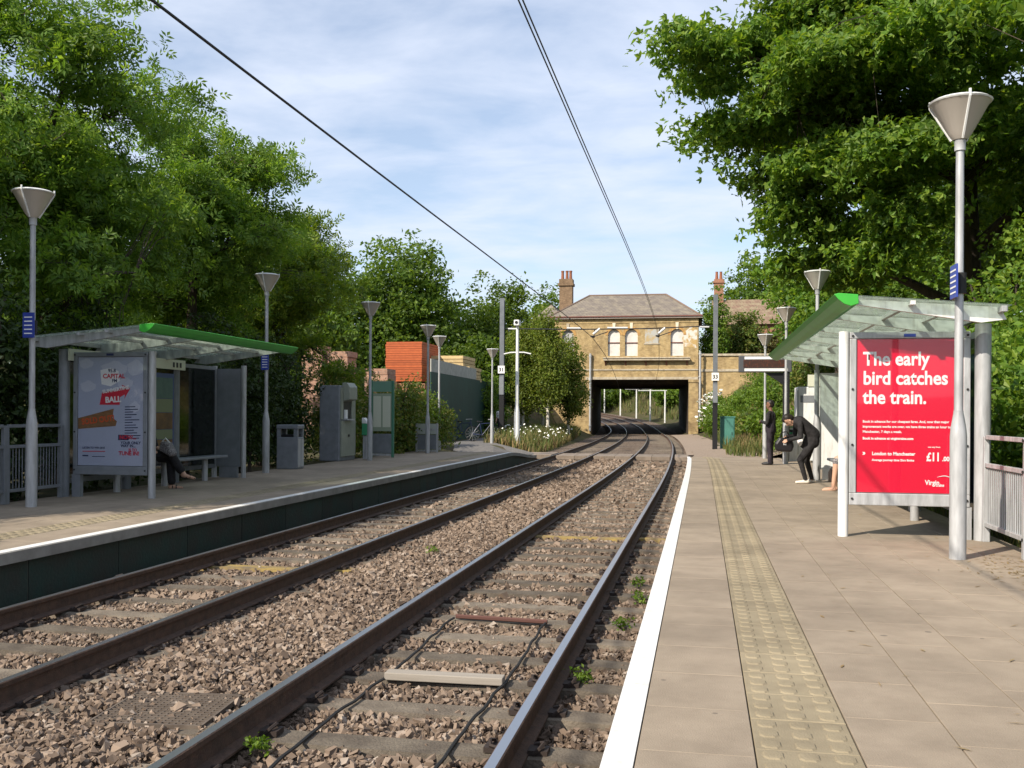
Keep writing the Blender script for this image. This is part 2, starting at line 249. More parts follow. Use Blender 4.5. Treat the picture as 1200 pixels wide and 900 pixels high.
M['shoe_white'] = pm('shoe_white', (0.72, 0.68, 0.60), 0.6)
M['leather'] = pm('bag_leather', (0.015, 0.014, 0.016), 0.3)
M['led'] = pm('led_panel', (0.045, 0.022, 0.016), 0.3, 0, (0.11, 0.035, 0.02), 22, lo=.5, hi=.62, stretch=(1, 1, .6))
# ballast: crushed pinkish granite, colour per stone
def rail_dust(t, src):
    """brown iron dust settled on the stones either side of each rail"""
    N = t.nodes.new; L = t.links.new; g = N('ShaderNodeNewGeometry'); sp_ = N('ShaderNodeSeparateXYZ'); L(g.outputs['Position'], sp_.inputs[0]); last = None
    for xr in (-1.70 - .7525, -1.70 + .7525, -4.88 - .7525, -4.88 + .7525):
        a = N('ShaderNodeMath'); a.operation = 'SUBTRACT'; L(sp_.outputs['X'], a.inputs[0]); a.inputs[1].default_value = xr
        b = N('ShaderNodeMath'); b.operation = 'ABSOLUTE'; L(a.outputs[0], b.inputs[0])
        if last is None: last = b
        else: m_ = N('ShaderNodeMath'); m_.operation = 'MINIMUM'; L(last.outputs[0], m_.inputs[0]); L(b.outputs[0], m_.inputs[1]); last = m_
    no = N('ShaderNodeTexNoise'); no.inputs['Scale'].default_value = 2.5; no.inputs['Detail'].default_value = 5; L(g.outputs['Position'], no.inputs['Vector'])
    ad = N('ShaderNodeMath'); ad.operation = 'MULTIPLY_ADD'; L(no.outputs['Fac'], ad.inputs[0]); ad.inputs[1].default_value = .35; L(last.outputs[0], ad.inputs[2])
    mr = N('ShaderNodeMapRange'); mr.inputs['From Min'].default_value = .18; mr.inputs['From Max'].default_value = .52; mr.inputs['To Min'].default_value = .72; mr.inputs['To Max'].default_value = 0; L(ad.outputs[0], mr.inputs['Value'])
    mx_ = N('ShaderNodeMixRGB'); L(mr.outputs[0], mx_.inputs[0]); L(src, mx_.inputs[1]); mx_.inputs[2].default_value = (.085, .058, .042, 1); return mx_.outputs[0]
def stone_mat(name):
    m, t, b, o = new_mat(name); N = t.nodes.new; L = t.links.new
    g = N('ShaderNodeNewGeometry'); rp = N('ShaderNodeValToRGB')
    for p, c in ((0.0, (0.092, 0.066, 0.049)), (0.3, (0.172, 0.127, 0.094)), (0.6, (0.225, 0.168, 0.125)), (0.85, (0.278, 0.213, 0.163)), (1.0, (0.33, 0.275, 0.225))):
        if p in (0.0, 1.0): e = rp.color_ramp.elements[0 if p == 0 else -1]
        else: e = rp.color_ramp.elements.new(p)
        e.position = p; e.color = (*c, 1)
    L(g.outputs['Random Per Island'], rp.inputs[0]); L(rail_dust(t, rp.outputs[0]), b.inputs['Base Color']); b.inputs['Roughness'].default_value = .9; b.inputs['Specular IOR Level'].default_value = .2
    return m
M['stones'] = stone_mat('ballast_stone')
def bed_mat(name):
    m, t, b, o = new_mat(name); N = t.nodes.new; L = t.links.new
    tcn = N('ShaderNodeTexCoord'); v = N('ShaderNodeTexVoronoi'); v.inputs['Scale'].default_value = 17; L(tcn.outputs['Object'], v.inputs['Vector'])
    sx = N('ShaderNodeSeparateColor'); L(v.outputs['Color'], sx.inputs[0])
    rp = N('ShaderNodeValToRGB'); rp.color_ramp.elements[0].color = (0.080, 0.060, 0.046, 1); rp.color_ramp.elements[1].color = (0.275, 0.215, 0.168, 1); L(sx.outputs[0], rp.inputs[0])
    no = N('ShaderNodeTexNoise'); no.inputs['Scale'].default_value = 0.7; no.inputs['Detail'].default_value = 5; L(tcn.outputs['Object'], no.inputs['Vector'])
    r2 = N('ShaderNodeValToRGB'); r2.color_ramp.elements[0].position = .4; r2.color_ramp.elements[1].position = .7; r2.color_ramp.elements[0].color = (1, 1, 1, 1); r2.color_ramp.elements[1].color = (.72, .68, .62, 1); L(no.outputs['Fac'], r2.inputs[0])
    mu = N('ShaderNodeMixRGB'); mu.blend_type = 'MULTIPLY'; mu.inputs[0].default_value = 1; L(rp.outputs[0], mu.inputs[1]); L(r2.outputs[0], mu.inputs[2]); L(mu.outputs[0], b.inputs['Base Color'])
    bp = N('ShaderNodeBump'); bp.inputs['Strength'].default_value = 1; bp.inputs['Distance'].default_value = .05; bp.invert = True; L(v.outputs['Distance'], bp.inputs['Height']); L(bp.outputs[0], b.inputs['Normal']); b.inputs['Roughness'].default_value = .95; b.inputs['Specular IOR Level'].default_value = .15
    return m
M['bed'] = bed_mat('ballast_bed')

# ------------------------------------------------------------------ mesh helpers
class MB:
    def __init__(s): s.v = []; s.f = []; s.m = []; s.cur = 0
    def add(s, vs_, fs):
        o = len(s.v); s.v += [tuple(p) for p in vs_]; s.f += [tuple(i + o for i in f) for f in fs]; s.m += [s.cur] * len(fs); return s
    def box(s, a, b, rz=0.0, piv=None):
        x0, y0, z0 = a; x1, y1, z1 = b
        vs_ = [(x0, y0, z0), (x1, y0, z0), (x1, y1, z0), (x0, y1, z0), (x0, y0, z1), (x1, y0, z1), (x1, y1, z1), (x0, y1, z1)]
        if rz:
            px, py = piv if piv else ((x0 + x1) / 2, (y0 + y1) / 2); c_, s_ = math.cos(rz), math.sin(rz)
            vs_ = [(px + (x - px) * c_ - (y - py) * s_, py + (x - px) * s_ + (y - py) * c_, z) for x, y, z in vs_]
        return s.add(vs_, [(0, 3, 2, 1), (4, 5, 6, 7), (0, 1, 5, 4), (1, 2, 6, 5), (2, 3, 7, 6), (3, 0, 4, 7)])
    def tube(s, pts, rad, n=8, cap=True):
        pts = [Vector(p) for p in pts]; rad = rad if isinstance(rad, (list, tuple)) else [rad] * len(pts)
        vs_ = []; fs = []; up = None
        for i, p in enumerate(pts):
            d = (pts[min(i + 1, len(pts) - 1)] - pts[max(i - 1, 0)]); d = d.normalized() if d.length > 1e-9 else Vector((0, 0, 1))
            if up is None:
                a = Vector((1, 0, 0)) if abs(d.x) < .8 else Vector((0, 1, 0)); up = d.cross(a).normalized()
            else:
                up = up - d * up.dot(d); up = up.normalized() if up.length > 1e-6 else d.orthogonal().normalized()
            w_ = d.cross(up)
            for k in range(n):
                t_ = 2 * math.pi * k / n; vs_.append(p + (up * math.cos(t_) + w_ * math.sin(t_)) * rad[i])
        for i in range(len(pts) - 1):
            for k in range(n):
                a = i * n + k; b_ = i * n + (k + 1) % n; fs.append((a, b_, b_ + n, a + n))
        if cap: fs.append(tuple(range(n - 1, -1, -1))); fs.append(tuple((len(pts) - 1) * n + k for k in range(n)))
        return s.add(vs_, fs)
    def lathe(s, prof, n=20, c=(0, 0), cap=True):
        vs_ = []; fs = []
        for r_, z in prof:
            for k in range(n):
                t_ = 2 * math.pi * k / n; vs_.append((c[0] + r_ * math.cos(t_), c[1] + r_ * math.sin(t_), z))
        for i in range(len(prof) - 1):
            for k in range(n):
                a = i * n + k; b_ = i * n + (k + 1) % n; fs.append((a, b_, b_ + n, a + n))
        if cap: fs.append(tuple(range(n - 1, -1, -1))); fs.append(tuple((len(prof) - 1) * n + k for k in range(n)))
        return s.add(vs_, fs)
    def prism(s, poly, axis, a, b):
        """2-D polygon pushed from a to b along axis ('x': poly=(y,z); 'y': poly=(x,z); 'z': poly=(x,y))"""
        n = len(poly)
        mk = {'x': lambda p, t_: (t_, p[0], p[1]), 'y': lambda p, t_: (p[0], t_, p[1]), 'z': lambda p, t_: (p[0], p[1], t_)}[axis]
        vs_ = [mk(p, a) for p in poly] + [mk(p, b) for p in poly]
        fs = [(i, (i + 1) % n, (i + 1) % n + n, i + n) for i in range(n)] + [tuple(range(n - 1, -1, -1)), tuple(range(n, 2 * n))]
        return s.add(vs_, fs)
    def mesh(s, name):
        me = bpy.data.meshes.new(name); me.from_pydata([tuple(v) for v in s.v], [], s.f)
        bm = bmesh.new(); bm.from_mesh(me); bmesh.ops.recalc_face_normals(bm, faces=bm.faces); bm.to_mesh(me); bm.free()
        if any(s.m): me.polygons.foreach_set('material_index', s.m)
        return me
def obj(name, mb, mats, parent=None, smooth=False, bev=0.0, loc=None, rz=0.0, kind=None):
    me = mb.mesh(name) if isinstance(mb, MB) else mb
    if not me.materials:
        for m in (mats if isinstance(mats, (list, tuple)) else [mats]): me.materials.append(m if not isinstance(m, str) else M[m])
    o = bpy.data.objects.new(name, me); C.objects.link(o)
    if parent: o.parent = parent
    if loc is not None: o.location = loc
    if rz: o.rotation_euler = (0, 0, rz)
    if smooth and isinstance(mb, MB):
        me.polygons.foreach_set('use_smooth', [True] * len(me.polygons)); me.update()
        es = o.modifiers.new('edges', 'EDGE_SPLIT'); es.split_angle = R(38)
    if bev:
        b = o.modifiers.new('bevel', 'BEVEL'); b.width = bev; b.segments = 2; b.limit_method = 'ANGLE'
    if kind: o['kind'] = kind
    return o
def thing(name, label, cat, loc=(0, 0, 0), rz=0.0, group=None):
    o = bpy.data.objects.new(name, None); C.objects.link(o); o.location = loc; o.rotation_euler = (0, 0, rz); o.empty_display_size = .1
    o['label'] = label; o['category'] = cat
    if group: o['group'] = group
    return o
def tag(o, label, cat, group=None):
    o['label'] = label; o['category'] = cat
    if group: o['group'] = group
    return o
def copy_tree(o, parent=None):
    c = o.copy(); C.objects.link(c); c.parent = parent
    for ch in list(o.children): copy_tree(ch, c)
    return c
def text(name, body, size, loc, mat, parent=None, bold=0.0, align='LEFT', rot=(R(90), 0, 0), sx=1.0, shear=0.0):
    cu = bpy.data.curves.new(name, 'FONT'); cu.body = body; cu.size = size; cu.align_x = align; cu.offset = bold; cu.shear = shear; cu.resolution_u = 3; cu.space_line = .95
    t = bpy.data.objects.new(name, cu); C.objects.link(t)
    dg = bpy.context.evaluated_depsgraph_get(); me = bpy.data.meshes.new_from_object(t.evaluated_get(dg)); bpy.data.objects.remove(t)
    me.materials.clear(); me.materials.append(M[mat]); me.name = name
    o = bpy.data.objects.new(name, me); C.objects.link(o); o.parent = parent; o.location = loc; o.rotation_euler = rot; o.scale = (sx, 1, 1)
    return o

# ------------------------------------------------------------------ line of the railway: straight, then a wide left curve, then a tighter one
def _path():
    pts = [(0.0, 0.0, 0.0)]; x = y = h = 0.0; ds = 0.25; s = 0.0
    while s < 260:
        k = 0 if s < 20 else (1 / 980 if s < 98 else 1 / 135)
        h += k * ds; x -= math.sin(h) * ds; y += math.cos(h) * ds; s += ds; pts.append((x, y, h))
    return pts
PTH = _path()
def tz(s):
    return 0.0 if s < 92 else min(0.045 * (s - 92) ** 2 / (2 * 14) if s < 106 else 0.315 + 0.045 * (s - 106), 3.2)
def TP(s, off, z=0.0):
    if s <= 0: return Vector((off, s, z))
    i = min(int(s / .25), len(PTH) - 2); f = s / .25 - i
    a, b = PTH[i], PTH[i + 1]; x = a[0] + (b[0] - a[0]) * f; y = a[1] + (b[1] - a[1]) * f; h = a[2] + (b[2] - a[2]) * f
    return Vector((x + off * math.cos(h), y + off * math.sin(h), z + tz(s)))
def HD(s): return 0.0 if s <= 0 else PTH[min(int(s / .25), len(PTH) - 1)][2]
def shift(y):
    return PTH[min(max(int(y / .25), 0), len(PTH) - 1)][0] if y > 0 else 0.0
def sm(a, b, x):
    t = min(1, max(0, (x - a) / (b - a))); return t * t * (3 - 2 * t)
def ribbon(offs_z, s0, s1, step, close=False):
    """offs_z: list of (off, z) section points swept along the line"""
    mb = MB(); n = len(offs_z); ss = []; s = s0
    while s < s1 - 1e-6: ss.append(s); s += step
    ss.append(s1)
    vs_ = [TP(s, o_, z_) for s in ss for o_, z_ in offs_z]; fs = []
    for i in range(len(ss) - 1):
        for k in range(n if close else n - 1):
            a = i * n + k; b = i * n + (k + 1) % n; fs.append((a, b, b + n, a + n))
    if close: fs.append(tuple(range(n))); fs.append(tuple((len(ss) - 1) * n + k for k in range(n)))
    return mb.add(vs_, fs)
PZ = 0.32            # platform height above rail
EDGE_R, EDGE_L = -0.36, -6.27
T1, T2 = -1.70, -4.88

# ------------------------------------------------------------------ ground
PA = np.array(PTH)[::4]                      # one point per metre
PA = np.vstack([np.array([[0.0, -y, 0.0] for y in range(40, 0, -1)]), PA]); PS = np.arange(-40, -40 + len(PA))
def soff(x, y):
    x = np.asarray(x, float); y = np.asarray(y, float)
    d = (x[..., None] - PA[:, 0]) ** 2 + (y[..., None] - PA[:, 1]) ** 2; i = d.argmin(-1); h = PA[i, 2]
    dxx = x - PA[i, 0]; dyy = y - PA[i, 1]
    return PS[i] + (-np.sin(h) * dxx + np.cos(h) * dyy), dxx * np.cos(h) + dyy * np.sin(h)
def nsm(a, b, x):
    t = np.clip((x - a) / (b - a), 0, 1); return t * t * (3 - 2 * t)
TZV = np.vectorize(tz)
def gz(x, y):
    s, o = soff(x, y); t = TZV(np.clip(s, -40, 240))
    z = np.full(np.shape(o), -0.32) + t
    nearp = 1 - nsm(38, 43, s)               # beside the platforms
    left = nsm(6.5, 8.6, -o) * (0.62 * (1 - nearp) + 0.5 * nearp) + nsm(12, 40, -o) * .2
    left = np.where(nearp > .5, nsm(8.5, 10.2, -o) * .50, left)
    rn = nsm(3.0, 3.6, o) * .55 + nsm(3.4, 11, o) * 2.3
    rf = nsm(0.4, 1.4, o) * .35 + nsm(1.9, 8.5, o) * 3.6
    right = rn * nearp + rf * (1 - nearp)
    z = z + np.where(o < -3.3, left, right)
    emb = nsm(70, 88, s) * (1 - nsm(112, 128, s))
    zl = nsm(9.2, 13.0, -o) * 5.2 * nsm(76, 88, s) * (1 - nsm(108, 122, s)); zr = nsm(2.1, 6.0, o) * 4.6 * emb
    z = np.where(o < -3.3, np.maximum(z, -.3 + zl), np.maximum(z, -.3 + zr))
    far = nsm(112, 126, s)
    z = np.where(far > 0, z * (1 - far) + far * (t - .3 + nsm(2.6, 8, np.abs(o + 3.3) - 3.2) * 3.2), z)
    return z
def gz1(x, y): return float(gz(np.array([x]), np.array([y]))[0])
gx = np.concatenate([[-2500, -900, -300, -140, -90], np.arange(-60, -14, 2.0), np.arange(-14, 14, .7), np.arange(14, 60, 2.0), [60, 90, 140, 300, 900, 2500]])
gy = np.concatenate([[-2500, -600, -150, -60, -30], np.arange(-20, 130, 1.0), np.arange(130, 200, 4.0), [200, 260, 400, 900, 3000]])
GX, GY = np.meshgrid(gx, gy)
GZ = np.zeros_like(GX)
for r_ in range(GX.shape[0]): GZ[r_] = gz(GX[r_], GY[r_])
rg = np.random.default_rng(3); GZ += np.where((np.abs(GX) < 60) & (GY > -20) & (GY < 200), rg.normal(0, .02, GX.shape), 0)
nx = len(gx); vv = np.stack([GX, GY, GZ], -1).reshape(-1, 3)
ff = [(j * nx + i, j * nx + i + 1, (j + 1) * nx + i + 1, (j + 1) * nx + i) for j in range(len(gy) - 1) for i in range(nx - 1)]
me = bpy.data.meshes.new('ground'); me.from_pydata(vv.tolist(), [], ff); me.polygons.foreach_set('use_smooth', [True] * len(ff))
obj('ground', me, 'ground', kind='structure')

# ballast bed: a shouldered sheet under both tracks
sec = [(EDGE_L + .04, -.24), (-5.9, -.225), (-4.2, -.215), (-3.3, -.175), (-2.4, -.215), (-.7, -.22), (EDGE_R - .02, -.235)]
obj('ballast_bed', ribbon(sec, -4, 39.4, .5), 'bed', kind='structure', smooth=False)
sec = [(-8.3, -.24), (-7.0, -.20), (-5.9, -.19), (-3.3, -.16), (-.7, -.19), (.3, -.18), (1.0, -.17)]
obj('ballast_bed_beyond_crossing', ribbon(sec, 39.4, 190, 1.0), 'bed', kind='structure')
sec = [(-.36, -.06), (.6, -.02), (1.7, .04)]
obj('gravel_strip', ribbon(sec, 42.6, 86, 1.0), 'gravel', kind='structure')

# ------------------------------------------------------------------ tracks
def rail_profile(c):
    return [(c - .070, -.160), (c - .070, -.148), (c - .012, -.132), (c - .009, -.042), (c - .031, -.034), (c - .033, -.006), (c - .026, 0.0),
            (c + .026, 0.0), (c + .033, -.006), (c + .031, -.034), (c + .009, -.042), (c + .012, -.132), (c + .070, -.148), (c + .070, -.160)]
def sleeper_mesh():
    mb = MB(); L_, w0, w1, h = 1.25, .135, .105, .20
    vs_ = []; xs = (-L_, -.95, -.55, .55, .95, L_); tops = (-.03, 0, 0, -.025, 0, 0, -.03)
    tp = (-.012, 0, -.012, -.012, 0, -.012)
    for x, t_ in zip(xs, tp): vs_ += [(x, -w0, -h), (x, w0, -h), (x, w1, t_), (x, -w1, t_)]
    fs = [(0, 1, 2, 3), (20, 23, 22, 21)]
    for i in range(5):
        for k in range(4): a = i * 4 + k; b = i * 4 + (k + 1) % 4; fs.append((a, b, b + 4, a + 4))
    return mb.add(vs_, fs).mesh('sleeper')
SLP = sleeper_mesh(); SLP.materials.append(M['sleeper']); SLPY = SLP.copy(); SLPY.materials.clear(); SLPY.materials.append(M['sleeper_yellow'])
cm_ = MB(); cm_.tube([(0, -.05, .0), (0.035, -.05, .03), (.05, 0, .045), (.035, .05, .03), (-.01, .05, .02)], .011, 5); cm_.box((-.03, -.05, -.01), (.075, .05, .018))
CLIP = cm_.mesh('rail_clip'); CLIP.materials.append(M['clip'])
rnd = random.Random(11)
SLEEP_S = {}
for tc_, lab in ((T1, 'near railway track with polished rails beside the right platform'), (T2, 'far railway track running along the dark green left platform face')):
    t = thing('railway_track', lab, 'track', (tc_, 0, 0), group='pair of tracks between the platforms')
    for sgn in (-1, 1):
        rp_ = rail_profile(tc_ + sgn * .7525); mb = ribbon(rp_, -3, 175, 1.0, close=True)
        n = len(rp_); mb.m = [1 if (i % n == 6 and i < len(mb.f) - 2) else 0 for i in range(len(mb.f))]
        me = mb.mesh('rail')
        me.transform(Matrix.Translation((-tc_, 0, 0)))
        obj('rail', me, ['rust', 'steel_top'], t)
    s = 1.8 + (.25 if tc_ == T2 else 0); lst = []
    mbf = MB()
    while s < 118:
        lst.append(s); p = TP(s, tc_, -.158); a = HD(s) + rnd.uniform(-.012, .012)
        if s < 62:
            yel = (tc_ == T1 and abs(s - 14.4) < .34) or (tc_ == T2 and abs(s - 10.9) < .34) or False
            o = obj('sleeper', SLPY if yel else SLP, 'sleeper', t, loc=(p.x - tc_, p.y, p.z + rnd.uniform(-.012, .004)), rz=a)
            if s < 13:
                for sg in (-1, 1):
                    for s2 in (-1, 1):
                        c_ = obj('rail_clip', CLIP, 'clip', o, loc=(sg * .7525 + s2 * .095, 0, .006), rz=0 if s2 > 0 else math.pi)
        else:
            mbf.box((p.x - 1.25, p.y - .12, p.z - .2), (p.x + 1.25, p.y + .12, p.z - .01), rz=a)
        s += .67 + rnd.uniform(-.015, .015)
    SLEEP_S[tc_] = np.array(lst)
    fo = obj('far_sleepers', mbf, 'sleeper', t, kind='stuff'); fo.location = (-tc_, 0, 0)

# loose ballast stones: real crushed stones, dense near the camera
def stones(name, regions, seed, label):
    rg = np.random.default_rng(seed); V = []; F = []
    base = np.array([[-1, -1, -1], [1, -1, -1], [1, 1, -1], [-1, 1, -1], [-1, -1, 1], [1, -1, 1], [1, 1, 1], [-1, 1, 1]], float) * .5
    fb = np.array([[0, 3, 2, 1], [4, 5, 6, 7], [0, 1, 5, 4], [1, 2, 6, 5], [2, 3, 7, 6], [3, 0, 4, 7]])
    cnt = 0
    for (s0, s1, o0, o1, dens, size, zf) in regions:
        n = int((s1 - s0) * (o1 - o0) * dens); s = rg.uniform(s0, s1, n); o = rg.uniform(o0, o1, n)
        keep = np.ones(n, bool); hgt = zf(o)
        for tc_ in (T1, T2):
            ds = np.abs(s[:, None] - SLEEP_S[tc_][None]).min(1); ins = (np.abs(o - tc_) < 1.27) & (ds < .125)
            buried = np.abs(o - (T1 + T2) / 2) < .62
            keep &= ~(ins & (rg.random(n) < np.where(buried, .25, .90)) & ~(np.abs(o - tc_) > 1.15))
            for sg in (-1, 1): keep &= np.abs(o - tc_ - sg * .7525) > .055
            gap = (np.abs(o - tc_) < .7); hgt = np.where(gap & (ds > .12), hgt - .012 * np.clip((ds - .12) / .2, 0, 1), hgt)
        keep &= ~((np.abs(o + 3.12) < .37) & (np.abs(s - 5.45) < .34) & (rg.random(n) < .72))
        s, o, hgt = s[keep], o[keep], hgt[keep]; n = len(s)
        sc = size * rg.lognormal(-.08, .30, (n, 1)) * np.stack([rg.uniform(.7, 1.4, n), rg.uniform(.55, 1.15, n), rg.uniform(.4, .9, n)], 1)
        v = base[None] * (1 + rg.uniform(-.62, .38, (n, 8, 3))) * sc[:, None, :]
        q = rg.normal(size=(n, 4)) * np.array([1, .45, .45, 1]); q /= np.linalg.norm(q, axis=1, keepdims=True); a, b, c_, d = q.T
        Rm = np.stack([1 - 2 * (c_ * c_ + d * d), 2 * (b * c_ - a * d), 2 * (b * d + a * c_), 2 * (b * c_ + a * d), 1 - 2 * (b * b + d * d), 2 * (c_ * d - a * b), 2 * (b * d - a * c_), 2 * (c_ * d + a * b), 1 - 2 * (b * b + c_ * c_)], -1).reshape(n, 3, 3)
        v = np.einsum('nij,nkj->nki', Rm, v)
        cx = np.array([TP(s_, o_).to_tuple() for s_, o_ in zip(s, o)]); cx[:, 2] = hgt + rg.uniform(-.030, .016, n)
        v += cx[:, None, :]
        V.append(v.reshape(-1, 3)); F.append((fb[None] + (np.arange(n) * 8)[:, None, None] + cnt).reshape(-1, 4)); cnt += n * 8
    return fast_mesh(name, np.concatenate(V), np.concatenate(F), 'stones', label)
def fast_mesh(name, V, F, mat, label=None, cat=None, parent=None, kind='stuff'):
    me = bpy.data.meshes.new(name); nf, k = F.shape
    me.vertices.add(len(V)); me.vertices.foreach_set('co', V.astype(np.float32).ravel())
    me.loops.add(nf * k); me.loops.foreach_set('vertex_index', F.astype(np.int32).ravel())
    me.polygons.add(nf); me.polygons.foreach_set('loop_start', np.arange(0, nf * k, k, dtype=np.int32)); me.polygons.foreach_set('loop_total', np.full(nf, k, np.int32))
    me.polygons.foreach_set('use_smooth', np.zeros(nf, bool)); me.update(calc_edges=True); me.materials.append(M[mat] if isinstance(mat, str) else mat)
    o = bpy.data.objects.new(name, me); C.objects.link(o)
    if parent: o.parent = parent
    if kind: o['kind'] = kind
    if label: o['label'] = label
    if cat: o['category'] = cat
    return o
def zbed(o): return np.interp(o, [-6.3, -5.9, -4.2, -3.75, -3.3, -2.85, -2.4, -.7, -.3], [-.215, -.20, -.195, -.165, -.15, -.165, -.195, -.20, -.205])
b_ = stones('ballast', [(2.6, 9, -4.6, EDGE_R - .02, 1500, .031, zbed), (5, 9, EDGE_L, -4.6, 1300, .031, zbed), (9, 17, EDGE_L, EDGE_R - .02, 850, .037, zbed), (17, 28, EDGE_L, EDGE_R - .02, 260, .056, zbed), (28, 39.3, EDGE_L, EDGE_R - .02, 90, .085, zbed)], 5,
            'pinkish crushed stone ballast heaped between the rails and sleepers')
b_['category'] = 'ballast'

# cable loop, bearer plank and drain grating in the track
t = thing('cable_loop', 'thin black cable loop laid between the rails of the near track', 'cable', (T1, 6, -.15))
for o0, wv in ((-2.09, .02), (-1.28, .016)):
    pts = [TP(s_, o0 + wv * math.sin(s_ * 2.1) + .006 * math.sin(s_ * 13), -.148 + .006 * math.sin(s_ * 9.4)) - Vector((T1, 6, -.15)) for s_ in np.arange(2.4, 8.45, .15)]
    obj('cable', MB().tube(pts, .0105, 6), 'dark', t, smooth=True)
obj('rusty_cross_bar', MB().tube([TP(8.42, -2.09, -.14) - Vector((T1, 6, -.15)), TP(8.36, -1.28, -.14) - Vector((T1, 6, -.15))], .02, 6), pm('rust_bar', (.10, .045, .035), .85), t)
tag(obj('bearer_plank', MB().box((-.40, -.055, 0), (.40, .055, .05)), pm('grey_plank', (.34, .305, .26), .85, 0, (.27, .24, .20), 8, stretch=(.2, 4, 4)), loc=(-1.67, 6.42, -.155), rz=.02, bev=.006), 'pale grey plank lying across the near track over the cables', 'plank')
t = thing('drain_grating', 'dark rusty mesh grating lying in the ballast between the tracks', 'grating', (-3.12, 5.45, -.163), rz=.10)
mb = MB()
for i in range(15): mb.box((-.33, -.30 + i * .0425, 0), (.33, -.30 + i * .0425 + .012, .02))
for i in range(17): mb.box((-.33 + i * .0405, -.30, .003), (-.33 + i * .0405 + .010, .31, .017))
mb.box((-.34, -.31, -.01), (-.325, .32, .022)); mb.box((.325, -.31, -.01), (.34, .32, .022)); mb.box((-.34, -.312, -.01), (.34, -.30, .022)); mb.box((-.34, .31, -.01), (.34, .322, .022))
obj('mesh_bars', mb, pm('grating_rust', (.135, .108, .085), .9, 0, (.09, .07, .055), 9), t)
obj('pan', MB().box((-.32, -.30, -.05), (.32, .30, -.02)), 'clip', t)

# ------------------------------------------------------------------ platforms
def pz(s, side):                    # top of platform: ramps down at the far end to the crossing
    a, b = (29.5, 39.2) if side > 0 else (33.0, 39.4)
    return PZ - (PZ - .02) * sm(a, b, s) if s > a else PZ
def platform(name, side, edge, back, s0, s1):
    mb = MB(); ss = list(np.arange(s0, s1, 1.0)) + [s1]; n = 4; vs_ = []
    for s in ss:
        z = pz(s, side) - .03
        vs_ += [TP(s, edge, -.4), TP(s, edge, z), TP(s, back, z), TP(s, back, -.4)]
    fs = []
    for i in range(len(ss) - 1):
        for k in range(3): a = i * 4 + k; fs.append((a, a + 1, a + 5, a + 4))
    fs += [(0, 1, 2, 3), tuple((len(ss) - 1) * 4 + k for k in range(4))]
    mb.add(vs_, fs); return obj(name, mb, 'joint', kind='structure')
PR = platform('platform_right', 1, EDGE_R + .06, 3.15, -5, 39.4)
PLt = platform('platform_left', -1, EDGE_L - .06, -9.95, -5, 39.4)
def slab_mesh(w, l, t_=.034, bv=.004):
    mb = MB(); a, b = w / 2, l / 2
    vs_ = [(-a, -b, -t_), (a, -b, -t_), (a, b, -t_), (-a, b, -t_), (-a, -b, -bv), (a, -b, -bv), (a, b, -bv), (-a, b, -bv), (-a + bv, -b + bv, 0), (a - bv, -b + bv, 0), (a - bv, b - bv, 0), (-a + bv, b - bv, 0)]
    fs = [(0, 1, 5, 4), (1, 2, 6, 5), (2, 3, 7, 6), (3, 0, 4, 7), (4, 5, 9, 8), (5, 6, 10, 9), (6, 7, 11, 10), (7, 4, 8, 11), (8, 9, 10, 11)]
    mb.add(vs_, fs); return mb
def tactile_mesh():
    mb = slab_mesh(.394, .394)
    for i in range(3):
        for j in range(3):
            cx, cy = (i - 1) * .133, (j - 1) * .133; o = []
            for (hw, hl, z) in ((.040, .050, 0.0), (.034, .044, .0055), (.018, .026, .007)):
                q = []
                for a_, b_ in ((-1, -.55), (-.55, -1), (.55, -1), (1, -.55), (1, .55), (.55, 1), (-.55, 1), (-1, .55)): q.append((cx + a_ * hw, cy + b_ * hl, z))
                o += q
            fs = [(l * 8 + k, l * 8 + (k + 1) % 8, l * 8 + 8 + (k + 1) % 8, l * 8 + 8 + k) for l in range(2) for k in range(8)] + [tuple(range(16, 24))]
            mb.add(o, fs)
    return mb
TACT = tactile_mesh().mesh('tactile_tile'); TACT.materials.append(M['tactile'])
def pitch_at(s, side): return -(pz(s + .2, side) - pz(s - .2, side)) / .4
def pave(par, side, cols, s0, s1, limit):
    """cols: (centre offset, width, kind, length)"""
    items = []
    for ci, (oc, w_, kind, ln) in enumerate(cols):
        s = s0 + (ln * .5 if ci % 2 else 0)
        while s < s1: items.append((s, ci)); s += ln
    items.sort(key=lambda q: abs(q[0] - 2.5) + (50 if q[0] < 2 else 0))
    meshes = {}
    for ci, (oc, w_, kind, ln) in enumerate(cols):
        if kind == 'tactile': meshes[ci] = TACT
        else: me = slab_mesh(w_ - .005, ln - .0025, bv=.0025).mesh('paving_slab'); me.materials.append(M[kind]); meshes[ci] = me
    ns = 0; rest = {}
    for s, ci in items:
        oc, w_, kind, ln = cols[ci]; p = TP(s, oc, pz(s, side) + rnd.uniform(-.0009, .0009)); p.z += .0
        e = (-0.0 + math.atan(-pitch_at(s, side)), rnd.uniform(-.0012, .0012), HD(s))
        if kind == 'tactile' or ns < limit:
            o = obj('tactile_tile' if kind == 'tactile' else 'paving_slab', meshes[ci], kind, par, loc=p); o.rotation_euler = e; ns += kind != 'tactile'
        else:
            mb = rest.setdefault(kind, MB()); mt = Matrix.Translation(p) @ Matrix.Rotation(e[2], 4, 'Z') @ Matrix.Rotation(e[0], 4, 'X')
            q = slab_mesh(w_ - .005, ln - .0025, bv=.0025); mb.add([mt @ Vector(v) for v in q.v], q.f)
    for kind, mb in rest.items(): obj('far_paving_slabs', mb, kind, par, kind='stuff')
